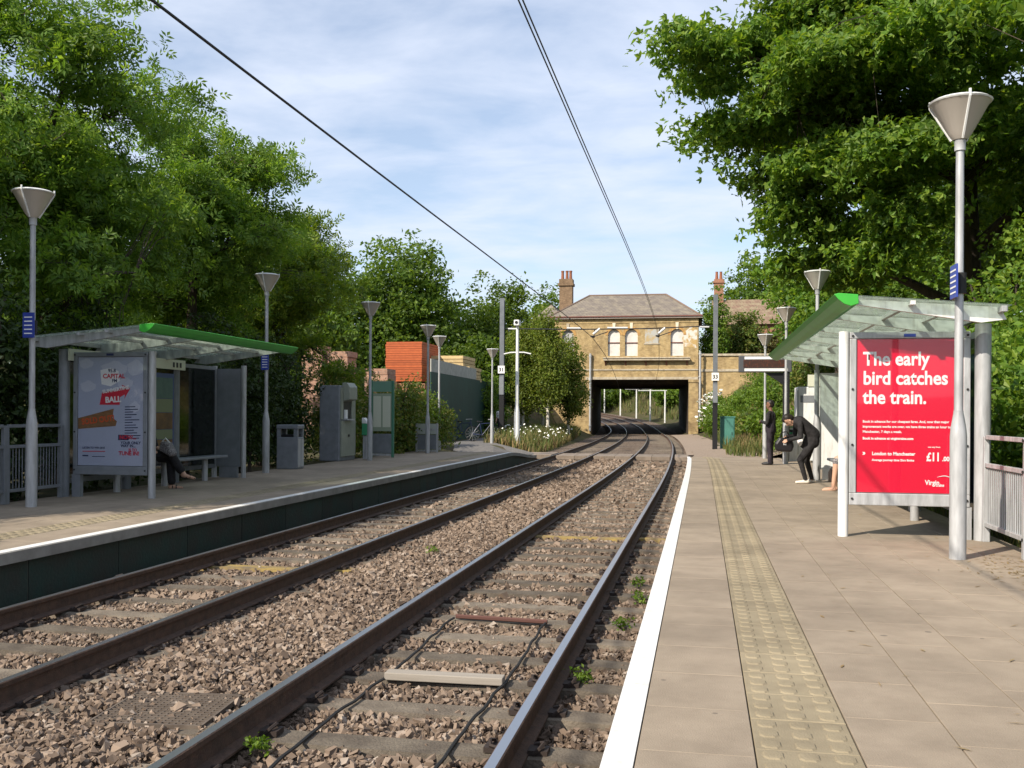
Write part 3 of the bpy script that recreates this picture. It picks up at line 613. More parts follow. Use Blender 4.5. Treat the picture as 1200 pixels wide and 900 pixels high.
pave(PR, 1, [(-.015, .45, 'slab', .6), (.41, .4, 'tactile', .4)] + [(.81 + .4 * i, .4, 'slab', .6) for i in range(6)] + [(3.07, .12, 'slab', .6)], -1.2, 39.2, 295)
pave(PLt, -1, [(-6.68, .50, 'slab', .6), (-7.13, .4, 'tactile', .4)] + [(-7.53 - .4 * i, .4, 'slab', .6) for i in range(6)], 5.0, 39.2, 290)
def strip(name, par, o0, o1, s0, s1, side, dz, th, mat):
    mb = MB(); ss = list(np.arange(s0, s1, .6)) + [s1]; vs_ = []
    for s in ss:
        z = pz(s, side); vs_ += [TP(s, o0, z - th), TP(s, o1, z - th), TP(s, o1, z + dz), TP(s, o0, z + dz)]
    fs = [(i * 4 + k, i * 4 + (k + 1) % 4, i * 4 + 4 + (k + 1) % 4, i * 4 + 4 + k) for i in range(len(ss) - 1) for k in range(4)] + [(0, 1, 2, 3), tuple((len(ss) - 1) * 4 + k for k in range(4))]
    return obj(name, mb.add(vs_, fs), mat, par)
strip('edge_coping', PR, EDGE_R, EDGE_R + .118, -3.0, 39.3, 1, -.004, .10, 'coping'); strip('white_edge_line', PR, EDGE_R - .003, EDGE_R + .116, -3.0, 39.3, 1, .001, .012, 'white_line')
strip('edge_coping', PLt, EDGE_L - .155, EDGE_L, 4.0, 39.3, -1, -.004, .11, 'coping'); strip('white_edge_line', PLt, EDGE_L - .16, EDGE_L - .03, 4.0, 34.0, -1, .001, .003, 'white_line')
# face panels under the copings
for par, e, sgn, s0 in ((PR, EDGE_R + .055, 1, -3.5), (PLt, EDGE_L - .055, -1, 4.0)):
    s = s0
    while s < 39:
        mb = MB(); s2 = min(s + 1.482, 39.3); o1 = e + sgn * .02
        zt0, zt1 = pz(s, sgn) - .10, pz(s2, sgn) - .10
        vs_ = [TP(s, e - sgn * .004, -.3), TP(s2, e - sgn * .004, -.3), TP(s2, e - sgn * .004, zt1), TP(s, e - sgn * .004, zt0), TP(s, o1, -.3), TP(s2, o1, -.3), TP(s2, o1, zt1), TP(s, o1, zt0)]
        obj('face_panel', mb.add(vs_, [(0, 1, 2, 3), (7, 6, 5, 4), (0, 4, 5, 1), (1, 5, 6, 2), (2, 6, 7, 3), (3, 7, 4, 0)]), 'face_green' if sgn < 0 else 'face_block', par); s += 1.5
# crossing deck at the platform ends
t = thing('track_crossing', 'low boarded foot crossing over both tracks at the far platform ends', 'crossing', (0, 41, 0))
CRM = pm('crossing_board', (.25, .205, .165), .9, 0, (.17, .135, .105), 3, rnd=.2, bump=.3, bscale=40)
for o0, o1 in ((-7.1, -5.73), (-5.53, -4.80), (-4.79, -4.22), (-4.03, -3.2), (-3.19, -2.55), (-2.36, -1.75), (-1.74, -1.03), (-.84, -.30)):
    for j in range(2):
        a, b = 39.55 + j * 1.31, 39.55 + j * 1.31 + 1.30; mb = MB()
        q = [TP(a, o0), TP(a, o1), TP(b, o1), TP(b, o0)]; zt = -.012 if o0 > -7 else .015
        mb.add([(p.x, p.y - 41, -.17) for p in q] + [(p.x, p.y - 41, zt) for p in q], [(0, 3, 2, 1), (4, 5, 6, 7), (0, 1, 5, 4), (1, 2, 6, 5), (2, 3, 7, 6), (3, 0, 4, 7)])
        obj('deck_panel', mb, CRM, t, bev=.008)
# path leading away from the left platform and the apron beyond the right one
mb = MB(); vs_ = []; pl_ = [(39.2, -9.9, -6.6), (41.0, -10.3, -6.9), (43, -10.9, -8.9), (46, -11.2, -9.6), (50, -11.5, -10.1), (56, -11.7, -10.4), (64, -11.9, -10.6)]
for y_, a, b in pl_:
    for k in range(5): x = a + (b - a) * k / 4; vs_.append((x, y_, max(gz1(x, y_) + .05, .02)))
obj('path', mb.add(vs_, [(i * 5 + k, i * 5 + k + 1, i * 5 + k + 6, i * 5 + k + 5) for i in range(len(pl_) - 1) for k in range(4)]), 'asphalt', kind='structure')
mb = MB(); vs_ = []; pl_ = [(39.2, -.35, 3.3), (41.0, -.30, 3.2), (43, -.35, 2.6), (45, -.4, 1.9), (47, -.5, 1.2)]
for y_, a, b in pl_:
    for k in range(5): x = a + (b - a) * k / 4; vs_.append((x, y_, max(gz1(x, y_) + .04, .015) if x > .3 else .012))
obj('apron', mb.add(vs_, [(i * 5 + k, i * 5 + k + 1, i * 5 + k + 6, i * 5 + k + 5) for i in range(len(pl_) - 1) for k in range(4)]), 'gravel', kind='structure')

# ------------------------------------------------------------------ helper: parts written in world coordinates under a thing whose base is elsewhere
def wob(name, mb, mats, parent, root=None, **k):
    r = root or parent
    me = mb.mesh(name); me.transform(r.matrix_basis.inverted()); return obj(name, me, mats, parent, **k)

# ------------------------------------------------------------------ bridge building
BY = 88.0
bld = thing('station_building', 'yellow brick station house with slate hip roof built over the railway opening', 'building', (-6.8, BY, -.3))
XL, XR, OL, OR, EZ, OZ = -13.3, -.34, -9.64, -1.15, 10.12, 4.75
# front wall with arched openings cut as real reveals
def arch_pts(xc, hw, z0, zs, n=8):
    return [(xc - hw, z0), (xc + hw, z0)] + [(xc + hw * math.cos(math.pi * k / n), zs + hw * math.sin(math.pi * k / n)) for k in range(n + 1)]
WIN = [(-7.67, .53, 6.83, 8.67), (-6.14, .56, 6.83, 8.64), (-2.17, .56, 6.83, 8.64), (-11.76, .52, 6.83, 8.67)]
def wall_with_holes(x0, x1, z0, z1, y, holes, depth, extra_rects=()):
    bm = bmesh.new()
    outer = [bm.verts.new((x, y, z)) for x, z in ((x0, z0), (x1, z0), (x1, z1), (x0, z1))]
    edges = [bm.edges.new((outer[i], outer[(i + 1) % 4])) for i in range(4)]
    loops = []
    for h in holes:
        vsx = [bm.verts.new((x, y, z)) for x, z in h]; loops.append(vsx); edges += [bm.edges.new((vsx[i], vsx[(i + 1) % len(vsx)])) for i in range(len(vsx))]
    bmesh.ops.triangle_fill(bm, use_beauty=True, use_dissolve=False, edges=edges)
    bm.normal_update()
    for vsx in loops:
        back = [bm.verts.new((v.co.x, y + depth, v.co.z)) for v in vsx]; n = len(vsx)
        for i in range(n): bm.faces.new((vsx[i], vsx[(i + 1) % n], back[(i + 1) % n], back[i]))
    me = bpy.data.meshes.new('wall'); bm.to_mesh(me); bm.free(); return me
holes = [arch_pts(a, b, c, d) for a, b, c, d in WIN]
holes.append([(OL, -.299), (OR, -.299), (OR, OZ), (OL, OZ)])
me = wall_with_holes(XL, XR, -.3, EZ, BY, holes, .28); me.transform(bld.matrix_basis.inverted()); obj('wall', me, 'yellow_brick', bld)
mb = MB(); mb.box((XL, BY + .3, -.3), (XL + .3, BY + 9.5, EZ)); mb.box((XR - .3, BY + .3, -.3), (XR, BY + 9.5, EZ)); mb.box((XL + .3, BY + 9.2, OZ + .4), (XR - .3, BY + 9.5, EZ)); wob('wall', mb, 'yellow_brick', bld)
# dark passage under the house: abutments and soffit
mb = MB(); hk = .06
def pas(x, y): return x - hk * (y - BY)
for x0, x1 in ((OL - .9, OL), (OR, OR + .9)):
    mb.add([(x0, BY + .29, -.3), (x1, BY + .29, -.3), (pas(x1, BY + 22), BY + 22, -.3), (pas(x0, BY + 22), BY + 22, -.3), (x0, BY + .29, 6), (x1, BY + .29, 6), (pas(x1, BY + 22), BY + 22, 6), (pas(x0, BY + 22), BY + 22, 6)], [(0, 3, 2, 1), (4, 5, 6, 7), (0, 1, 5, 4), (1, 2, 6, 5), (2, 3, 7, 6), (3, 0, 4, 7)])
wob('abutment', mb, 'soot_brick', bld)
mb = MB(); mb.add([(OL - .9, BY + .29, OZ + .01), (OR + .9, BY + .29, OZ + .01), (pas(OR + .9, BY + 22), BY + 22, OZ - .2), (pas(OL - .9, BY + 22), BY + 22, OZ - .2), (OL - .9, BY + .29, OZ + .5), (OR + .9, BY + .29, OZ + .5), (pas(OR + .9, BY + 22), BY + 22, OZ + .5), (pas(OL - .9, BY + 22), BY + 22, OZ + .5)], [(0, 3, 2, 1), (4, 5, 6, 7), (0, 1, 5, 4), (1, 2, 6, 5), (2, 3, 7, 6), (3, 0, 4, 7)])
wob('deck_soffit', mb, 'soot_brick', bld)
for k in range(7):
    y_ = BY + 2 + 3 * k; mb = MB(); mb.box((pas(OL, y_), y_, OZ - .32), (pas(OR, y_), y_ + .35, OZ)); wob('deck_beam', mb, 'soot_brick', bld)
# roof: hipped
ex0, ex1, ey0, ey1, rz_ = XL - .32, XR + .32, BY - .24, BY + 9.8, 12.75
mb = MB(); yr = (ey0 + ey1) / 2; zf = EZ + .12
mb.add([(ex0, ey0, zf), (ex1, ey0, zf), (ex1, ey1, zf), (ex0, ey1, zf), (-10.4, yr, rz_), (-3.3, yr, rz_)], [(0, 1, 5, 4), (1, 2, 5), (2, 3, 4, 5), (3, 0, 4), (3, 2, 1, 0)])
rf = wob('roof', mb, 'slate', bld)
mb = MB()
for a, b in (((ex0, ey0, zf), (-10.4, yr, rz_)), ((ex1, ey0, zf), (-3.3, yr, rz_)), ((-10.4, yr, rz_), (-3.3, yr, rz_))): mb.tube([a, b], .10, 6)
wob('ridge_tiles', mb, pm('ridge_tile', (.17, .12, .09), .9), rf, root=bld)
mb = MB(); mb.box((ex0 - .02, ey0 - .06, EZ + .0), (ex1 + .02, ey0 + .03, EZ + .10)); wob('fascia_board', mb, 'gutter', bld)
mb = MB(); mb.tube([(ex0 - .05, ey0 - .12, EZ + .16), (ex1 + .05, ey0 - .12, EZ + .16)], .06, 6); wob('gutter', mb, 'gutter_dark', bld)
# windows: boarded, with sash bar and keystone
for i, (a, hw, z0, zs) in enumerate(WIN):
    mb = MB(); mb.prism(arch_pts(a, hw + .02, z0 - .02, zs), 'y', BY + .22, BY + .27); wn_ = wob('window', mb, 'board_white' if i < 3 else 'board_dim', bld)
    mb = MB(); mb.box((a - hw, BY + .15, (z0 + zs) / 2 + .22), (a + hw, BY + .22, (z0 + zs) / 2 + .30)); wob('sash_bar', mb, 'gutter_dark', wn_, root=bld)
    mb = MB(); n = 10
    outp = [(a + (hw + .24) * math.cos(math.pi * k / n), zs + (hw + .24) * math.sin(math.pi * k / n)) for k in range(n + 1)]; inp = [(a + hw * math.cos(math.pi * k / n), zs + hw * math.sin(math.pi * k / n)) for k in range(n, -1, -1)]
    for k in range(n):
        q = [outp[k], outp[k + 1], inp[n - k - 1], inp[n - k]]; mb.prism(q, 'y', BY - .025, BY + .1)
    wob('arch_ring', mb, pm('arch_brick', (.50, .31, .11), .9, 0, (.34, .19, .07), 5), wn_, root=bld)
    mb = MB(); mb.prism([(a - .10, zs + hw - .03), (a + .10, zs + hw - .03), (a + .14, zs + hw + .55), (a - .14, zs + hw + .55)], 'y', BY - .06, BY + .05); wob('keystone', mb, pm('keystone_white', (.68, .60, .46), .8) if i < 3 else 'stone', wn_, root=bld)
mb = MB(); mb.box((-4.95, BY - .012, 7.95), (-3.75, BY + .02, 9.15)); wob('painted_patch', mb, 'patch_blue', bld)
mb = MB(); mb.box((-5.05, BY - .05, 7.83), (-3.65, BY + .04, 7.945)); wob('patch_sill', mb, 'stone', bld)
mb = MB(); mb.prism([(-1.55, 7.6), (-.5, 7.5), (-.42, 9.1), (-1.0, 9.35), (-1.5, 8.9), (-1.75, 8.3)], 'y', BY - .012, BY + .02); wob('flaking_patch', mb, 'render_patch', bld)
# ledge with brackets, string courses, lintel band, end pier
mb = MB(); mb.box((-8.55, BY - .42, 6.42), (-1.05, BY + .04, 6.60)); mb.tube([(-8.6, BY - .44, 6.63), (-1.0, BY - .44, 6.63)], .06, 6); wob('ledge', mb, 'stone', bld)
for x in np.linspace(-8.4, -1.3, 5):
    mb = MB(); mb.prism([(BY - .36, 6.41), (BY + .02, 6.41), (BY + .02, 5.95)], 'x', x - .06, x + .06); wob('ledge_bracket', mb, 'gutter_dark', bld)
mb = MB(); mb.box((XL, BY - .06, 5.55), (XR, BY + .02, 5.68)); wob('string_course', mb, 'stone', bld)
mb = MB(); mb.box((XL, BY - .05, 9.72), (XR, BY + .02, 9.86)); wob('string_course', mb, 'yellow_brick', bld)
mb = MB(); mb.box((OL - .5, BY - .09, 4.752), (XR, BY + .1, 4.98)); wob('lintel_band', mb, 'stone', bld)
mb = MB(); mb.box((OR + .02, BY - .12, -.3), (XR + .02, BY + .05, 4.5)); mb.box((OR - .02, BY - .18, 4.5), (XR + .08, BY + .05, 4.745)); wob('end_pier', mb, 'yellow_brick', bld)
mb = MB(); mb.box((OL - 1.2, BY - .12, -.3), (OL - .02, BY + .05, 4.5)); mb.box((OL - 1.25, BY - .18, 4.5), (OL + .02, BY + .05, 4.745)); wob('end_pier', mb, 'yellow_brick', bld)
for x, zb, zt in ((-9.72, .2, 7.05), (-.18, .6, 7.2)):
    mb = MB(); mb.tube([(x, BY - .22, zb), (x, BY - .22, zt)], .095, 8); 
    for z in np.linspace(zb + .4, zt - .3, 4): mb.tube([(x, BY - .22, z), (x, BY - .22, z + .12)], .13, 8)
    wob('drainpipe', mb, 'galv', bld, smooth=True)
# chimney stack at the left rear and lower rear roof
mb = MB(); cx, cy = -13.0, 96.0
mb.box((cx - .62, cy - .5, 9.5), (cx + .62, cy + .5, 14.1)); mb.box((cx - .74, cy - .62, 14.1), (cx + .74, cy + .62, 14.35)); mb.box((cx - .66, cy - .54, 14.35), (cx + .66, cy + .54, 14.75)); mb.box((cx - .56, cy - .44, 11.6), (cx + .74, cy - .52, 11.8))
ch = wob('chimney', mb, brick_mat('chimney_brick', (.25, .165, .095), (.18, .115, .07), (.20, .155, .11)), rf, root=bld)
mb = MB()
for dx_ in (-.38, .05, .40): mb.lathe([(.17, 14.75), (.15, 14.9), (.13, 15.45), (.16, 15.5), (.16, 15.6)], 10, (cx + dx_, cy))
wob('chimney_pot', mb, 'terracotta', bld, smooth=True)
mb = MB(); mb.add([(-16.2, 93.2, 10.4), (-12.6, 93.2, 10.4), (-12.6, 101, 10.4), (-16.2, 101, 10.4), (-14.4, 95.5, 12.3), (-14.4, 99, 12.3)], [(0, 1, 4), (1, 2, 5, 4), (2, 3, 5), (3, 0, 4, 5), (3, 2, 1, 0)]); wob('rear_roof', mb, 'slate', bld)
mb = MB(); mb.box((-15.9, 93.5, 3), (-13.31, 100.7, 10.4)); wob('rear_wing', mb, 'yellow_brick', bld)
# parapet wall to the right of the house
t = thing('parapet_wall', 'weathered yellow brick parapet wall right of the station house', 'wall', (3, 88.4, 3))
mb = MB(); mb.box((-.33, 88.3, .5), (9.5, 88.7, 5.45)); wob('wall', mb, 'yellow_brick', t)
mb = MB(); mb.box((-.33, 88.22, 5.452), (9.5, 88.78, 5.66)); mb.box((-.33, 88.2, 6.82), (9.5, 88.8, 7.0)); wob('coping', mb, 'stone', t)
mb = MB(); mb.box((-.33, 88.32, 5.662), (9.5, 88.68, 6.818)); wob('upper_wall', mb, 'yellow_brick', t)
# neighbouring house further right
h2 = thing('terraced_house', 'brown tiled house behind the ivy beside the station house', 'house', (6, 100, 4))
mb = MB(); mb.box((1.2, 96, 3), (10.5, 104, 10.2)); wob('wall', mb, 'red_brick', h2)
mb = MB(); mb.add([(.9, 95.6, 10.2), (10.8, 95.6, 10.2), (10.8, 104.4, 10.2), (.9, 104.4, 10.2), (.9, 100, 13.0), (10.8, 100, 13.0)], [(0, 1, 5, 4), (2, 3, 4, 5), (1, 2, 5), (3, 0, 4), (3, 2, 1, 0)]); r2 = wob('roof', mb, 'tile_brown', h2)
mb = MB(); mb.box((1.1, 99.4, 11.8), (2.0, 100.3, 15.0)); mb.box((1.0, 99.3, 14.6), (2.1, 100.4, 14.8)); wob('chimney', mb, 'red_brick', r2, root=h2)
mb = MB(); mb.lathe([(.16, 15), (.12, 15.7), (.15, 15.75)], 10, (1.35, 99.85)); mb.lathe([(.16, 15), (.12, 15.7), (.15, 15.75)], 10, (1.75, 99.85)); wob('chimney_pot', mb, 'terracotta', h2)

# ------------------------------------------------------------------ overhead line
def mast(x, y, num, label, plate_dx):
    g0 = gz1(x, y) - .05; t = thing('overhead_line_mast', label, 'mast', (x, y, g0), group='overhead line masts'); h = 7.45 - g0
    def hsec(z0, z1, a=.11, b=.11, tk=.016):
        mb = MB(); mb.box((-a, -b, z0), (a, -b + tk, z1)); mb.box((-a, b - tk, z0), (a, b, z1)); mb.box((-tk / 2, -b + tk, z0), (tk / 2, b - tk, z1)); return mb
    obj('upper_shaft', hsec(2.35, h), 'pole_grey', t); obj('lower_shaft', hsec(0, 2.346, .118, .118, .02), 'black', t)
    mb = MB(); mb.box((-.2, -.2, 0), (.2, .2, .03)); obj('base_plate', mb, 'black', t)
    mb = MB(); mb.box((-.115, -.155, 2.36), (.115, -.125, 3.25)); obj('cover_plate', mb, 'grey_paint', t)
    p = obj('number_plate', MB().box((plate_dx - .17, -.20, 3.42), (plate_dx + .17, -.18, 3.80)), 'sign_white', t)
    text('number', num, .26, (plate_dx, -.204, 3.52), 'black', p, bold=.008, align='CENTER')
    return t
ML = (-9.87, 49.0); MR = (.62, 49.0)
mast(*ML, '31', 'grey and black mast behind the slim white camera pole', 0)
mast(*MR, '33', 'grey and black mast beside the teal cabinet on the right', 0)
def wire(name, pts, r, label, parent=None, mat='wire', extra=None):
    mb = MB(); mb.tube(pts, r, 6)
    if parent: return obj(name, mb, mat, parent)
    return tag(obj(name, mb, mat), label, 'wire')
sp = thing('span_wire', 'thin cross span strung between the two masts above the tracks', 'wire', (0, 49, 5.9))
wire('cable', [(ML[0] + .1, 0, .02), (-6.2, 0, -.05), (-2.8, 0, -.05), (MR[0] - .1, 0, .05)], .028, '', sp)
for a, b in ((ML[0] + .3, ML[0] + .75), (MR[0] - .75, MR[0] - .3), (-6.6, -5.9), (-4.6, -3.6)): obj('insulator', MB().tube([(a, 0, .01), (b, 0, -.0)], .045, 8), 'insul', sp)
for xw in (T1 + shift(49), T2 + shift(49)):
    mb = MB(); mb.tube([(xw + .1, 0, -.03), (xw + .05, 0, -.42)], .03, 6); mb.tube([(xw + .75, 0, -.18), (xw - .02, 0, -.44)], .022, 6); mb.tube([(xw - .06, -.2, -.42), (xw + .04, .2, -.42)], .05, 6); obj('registration_arm', mb, 'wire', sp)
    obj('support_insulator', MB().tube([(xw + .35, 0, -.02), (xw + .02, 0, -.30)], .06, 8), 'insul', sp)
def wpts(off, dz=0.0):
    q = []
    for s in list(range(-6, 50, 4)) + [49]:
        z = 5.62 - .13 * math.sin(math.pi * min(max((s + 6) / 55, 0), 1)); q.append(TP(s, off, z + dz))
    for s in range(54, 125, 5): q.append(TP(s, off, 5.55 - 1.05 * sm(49, 90, s) + dz) - Vector((0, 0, tz(s))))
    return q
wire('contact_wire', wpts(T1 - .02), .008, 'left of the twin overhead wires running above the near track'); wire('contact_wire', wpts(T1 + .02, .0), .008, 'right of the twin overhead wires running above the near track')
wire('contact_wire', wpts(T2, -.2), .016, 'single thick overhead wire running above the far track')

# ------------------------------------------------------------------ street lamps along the platforms
def lamp(x, y, z, label, sign=None, h=4.2):
    t = thing('platform_lamp', label, 'lamp', (x, y, z), group='platform lamps with cone shades')
    k = h / 4.2
    mb = MB(); mb.lathe([(.075, 0), (.075, 1.12), (.068, 1.2), (.044, 1.34), (.044, 1.36)], 14); obj('pole_base', mb, 'galv', t, smooth=True)
    mb = MB(); mb.lathe([(.040, 1.35), (.036, h - .42)], 12); obj('pole', mb, 'galv', t, smooth=True)
    mb = MB(); mb.lathe([(.05, h - .46), (.05, h - .36), (.065, h - .34)], 12); obj('collar', mb, 'galv', t, smooth=True)
    mb = MB(); mb.lathe([(.06, h - .36), (.10, h - .31), (.245, h - .045), (.262, h - .03), (.235, h - .032), (.09, h - .29)], 24, cap=False); sh = obj('lamp_shade', mb, 'shade', t, smooth=True)
    mb = MB(); mb.lathe([(.266, h - .028), (.275, h - .015), (.24, h + .005), (.02, h + .02)], 24); obj('lid', mb, 'white_paint', t, smooth=True)
    for a in (0, 2.094, 4.189):
        a += .6; mb = MB(); mb.tube([(.075 * math.cos(a), .075 * math.sin(a), h - .36), (.264 * math.cos(a), .264 * math.sin(a), h - .03), (.264 * math.cos(a), .264 * math.sin(a), h + .03)], .012, 5); obj('rib', mb, 'white_paint', sh)
    if sign:
        zz, face = sign; mb = MB()
        if face == 'front':
            mb.box((-.085, -.085, zz), (.085, -.065, zz + .34)); p = obj('sign_plate', mb, 'blue_sign', t); mb = MB()
            for i in range(5): mb.box((-.06, -.088, zz + .05 + i * .055), (.06, -.086, zz + .065 + i * .055))
        else:
            mb.box((-.075, -.21, zz), (-.06, .02, zz + .30)); p = obj('sign_plate', mb, 'blue_sign', t); mb = MB()
            for i in range(5): mb.box((-.078, -.19, zz + .04 + i * .05), (-.076, 0, zz + .055 + i * .05))
        obj('print_lines', mb, 'sign_white', p)
        mb = MB(); mb.lathe([(.05, zz + .05), (.062, zz + .05), (.062, zz + .24), (.05, zz + .24)], 12); obj('sign_band', mb, 'dark', t)
    return t
lamp(2.31, 9.73, PZ, 'tall pale lamp with blue sign standing in front of the red poster', (2.38, 'side'))
lamp(2.30, 21.1, PZ, 'lamp rising from behind the right shelter roof', h=4.25)
lamp(2.25, 28.1, PZ, 'white lamp beside the dark display post on the right platform', h=4.25)
lamp(2.10, 34.8, .18, 'small lamp behind the man in black at the right', h=4.2)
lamp(-8.97, 12.1, PZ - .02, 'tall lamp with blue sign in front of the left railing', (2.32, 'front'), h=4.32)
lamp(-9.28, 20.2, PZ - .02, 'lamp between the left shelter and the grey bin', (2.25, 'front'), h=4.32)
lamp(-9.05, 26.4, PZ - .02, 'grey lamp standing in front of the green notice board', h=4.4)
lamp(-8.93, 31.9, PZ - .02, 'white lamp standing in front of the low framed panel', h=4.25)
lamp(-9.75, 36.4, .25, 'white lamp rising out of the bushes by the green hoarding', h=4.3)
lamp(-9.1, 43.0, gz1(-9.1, 43.0), 'farthest lamp left of the grey and black mast', h=4.2)
# slim white camera pole
g0 = gz1(-8.2, 44.2) - .03
t = thing('camera_pole', 'slim white camera pole with cross bar at the left crossing', 'pole', (-8.2, 44.2, g0)); H_ = 5.85 - g0
mb = MB(); mb.lathe([(.17, 0), (.15, .35), (.135, .5), (.125, 1.6), (.105, 1.72), (.085, 1.9)], 12); obj('pole_base', mb, 'white_paint', t, smooth=True)
mb = MB(); mb.lathe([(.085, 1.9), (.065, H_ - .25)], 12); obj('pole', mb, 'white_paint', t, smooth=True)
mb = MB(); mb.tube([(-.62, 0, H_ - 1.5), (-.3, 0, H_ - 1.43), (.3, 0, H_ - 1.43), (.62, 0, H_ - 1.5)], .03, 6); obj('cross_bar', mb, 'white_paint', t)
mb = MB(); mb.box((-.12, -.30, H_ - .24), (.12, .14, H_ + .02)); c_ = obj('camera_housing', mb, 'white_paint', t, bev=.03); obj('camera_lens', MB().tube([(0, -.305, H_ - .1), (0, -.315, H_ - .1)], .07, 12), 'black', c_)

# ------------------------------------------------------------------ tram shelters
def poster_case(t, uL, uR, y, poster):
    """glazed poster case facing the camera, x from uL to uR, standing across the platform"""
    z0, z1 = .345, 2.21
    mb = MB(); fw = .07
    mb.box((uL, y - .05, z0), (uR, y + .05, z0 + .13)); mb.box((uL, y - .05, z1 - fw), (uR, y + .05, z1)); mb.box((uL, y - .05, z0 + .13), (uL + fw, y + .05, z1 - fw)); mb.box((uR - fw, y - .05, z0 + .13), (uR, y + .05, z1 - fw))
    mb.box((uL + fw, y - .02, z0 + .13), (uR - fw, y + .05, z1 - fw))
    cs = obj('poster_case', mb, 'galv' if poster == 'train' else 'grey_paint', t, bev=.008)
    x0, x1, a, b = uL + fw + .005, uR - fw - .005, z0 + .14, z1 - fw - .005
    if poster == 'train':
        obj('poster', MB().box((x0, y - .028, a), (x1, y - .0205, b)), 'red_poster', cs)
        W = x1 - x0; yy = y - .0295
        def tx(s, size, fx, fz, bold=0, mat='print_white', align='LEFT', sx=1.0): text('lettering', s, size, (x0 + fx * W, yy, b - fz * (b - a)), mat, cs, bold, align, sx=sx)
        tx('The early', .205, .06, .170, .005, sx=.86); tx('bird catches', .205, .06, .295, .005, sx=.86); tx('the train.', .205, .06, .420, .005, sx=.86)
        tx('Book in advance for our cheapest fares. And, now that major', .036, .06, .545, .0012, sx=.98); tx('improvement works are over, we have three trains an hour to', .036, .06, .578, .0012, sx=.98); tx('Manchester, 7 days a week.', .036, .06, .611, .0012); tx('Book in advance at virgintrains.com', .036, .06, .655, .0016)
        tx('\u00bb', .06, .06, .755, .002); tx('London to Manchester', .050, .15, .757, .0018, sx=.95); tx('Average journey time 2hrs 8mins', .032, .15, .795, .0012)
        tx('\u00a311', .125, .665, .79, .004, sx=.74); tx('.00', .066, .815, .79, .0025, sx=.9); tx('one way from', .022, .68, .705, .0006)
        tx('Virgin', .072, .655, .945, .002, sx=.85); tx('trains', .042, .755, .955, .0014, sx=.9)
        mb = MB(); q = [(x0 + W * (.77 + .155 * k / 8), b - (b - a) * (.895 - .012 * math.sin(k / 8 * 2.4) + .028 * (k / 8) ** 3)) for k in range(9)]
        mb.tube([(x_, yy - .001, z_) for x_, z_ in q], [.002 + .003 * math.sin(math.pi * k / 8) for k in range(9)], 4); obj('logo_swoosh', mb, 'print_white', cs)
        obj('maker_mark', MB().box(((uL + uR) / 2 - .06, y - .053, z1 - .055), ((uL + uR) / 2 + .06, y - .0505, z1 - .022)), 'blue_sign', cs)
    else:
        obj('poster', MB().box((x0, y - .028, a), (x1, y - .0205, b)), 'poster_sky', cs); W = x1 - x0; Hh = b - a; yy = y - .0295
        def P(fx, fz): return (x0 + fx * W, b - fz * Hh)
        for (cx_, cz_, rx, rz__) in ((.12, .06, .11, .045), (.88, .10, .13, .07), (.55, .11, .2, .07), (.15, .27, .12, .05), (.87, .46, .08, .05), (.72, .24, .12, .05)):
            px_, pz_ = P(cx_, cz_); mb = MB(); mb.prism([(px_ + rx * W * math.cos(k * .3927) * (1 + .12 * math.sin(k * 2.1)), pz_ + rz__ * Hh * math.sin(k * .3927) * (1 + .15 * math.cos(k * 1.7))) for k in range(16)], 'y', y - .0292, y - .0282); obj('printed_cloud', mb, 'poster_cloud', cs)
        def pq(name, pts, mat, d=.0300): obj(name, MB().prism([P(*p) for p in pts], 'y', y - d, y - d + .0006), mat, cs)
        def tx(s, size, fx, fz, bold=0, mat='print_navy', align='LEFT', sx=1.0, d=.0315, ry=0): 
            px_, pz_ = P(fx, fz); text('lettering', s, size, (px_, y - d, pz_), mat, cs, bold, align, rot=(R(90), -ry, 0), sx=sx)
        pq('printed_arrow', [(.36, .345), (.36, .455 - .1), (.33, .44), (.64, .44), (.64, .37), (.72, .345), (.71, .385), (.80, .29), (.67, .255), (.69, .285), (.37, .325)], 'print_red')
        pq('printed_bubble', [(.34, .12), (.50, .10), (.62, .13), (.64, .22), (.50, .27), (.36, .25)], 'print_white', .0298)
        tx('95.8', .075, .46, .14, .002); tx('CAPITAL', .095, .38, .195, .003, 'print_red'); tx('FM', .07, .52, .232, .002); tx('SUMMERTIME', .075, .38, .335, .003, 'print_white', ry=.16); tx('BALL', .12, .42, .42, .005, 'print_white', ry=.06)
        pq('printed_plank', [(0.0, .565), (.55, .475), (.53, .56), (.60, .59), (.58, .635), (.0, .665)], 'print_brown'); tx('SOLD OUT!', .125, .06, .625, .004, 'print_orange', ry=.12, sx=.85)
        for i, wd in enumerate((.16, .2, .13, .18, .1, .22, .12, .17, .2, .14, .19, .24, .22)): pq('printed_line', [(.72, .455 + i * .024), (.72 + wd, .452 + i * .024), (.72 + wd, .460 + i * .024), (.72, .463 + i * .024)], 'print_navy')
        pq('printed_block', [(.62, .715), (.78, .715), (.78, .765), (.62, .765)], 'print_navy'); tx('NOW...', .085, .64, .755, .003, 'print_red'); tx('YOUR ONLY', .058, .66, .80, .002); tx('WAY IN...', .058, .66, .828, .002); tx('IS TO', .058, .78, .865, .002, 'print_red'); tx('TUNE IN!', .082, .63, .902, .003, 'print_red')
        tx('LISTEN TO WIN 2010', .04, .07, .845, .001); pq('printed_line', [(.07, .868), (.42, .866), (.42, .873), (.07, .875)], 'print_red'); pq('printed_line', [(.07, .905), (.16, .905), (.16, .917), (.07, .917)], 'print_navy'); pq('printed_line', [(.22, .915), (.42, .915), (.42, .921), (.22, .921)], 'print_navy')
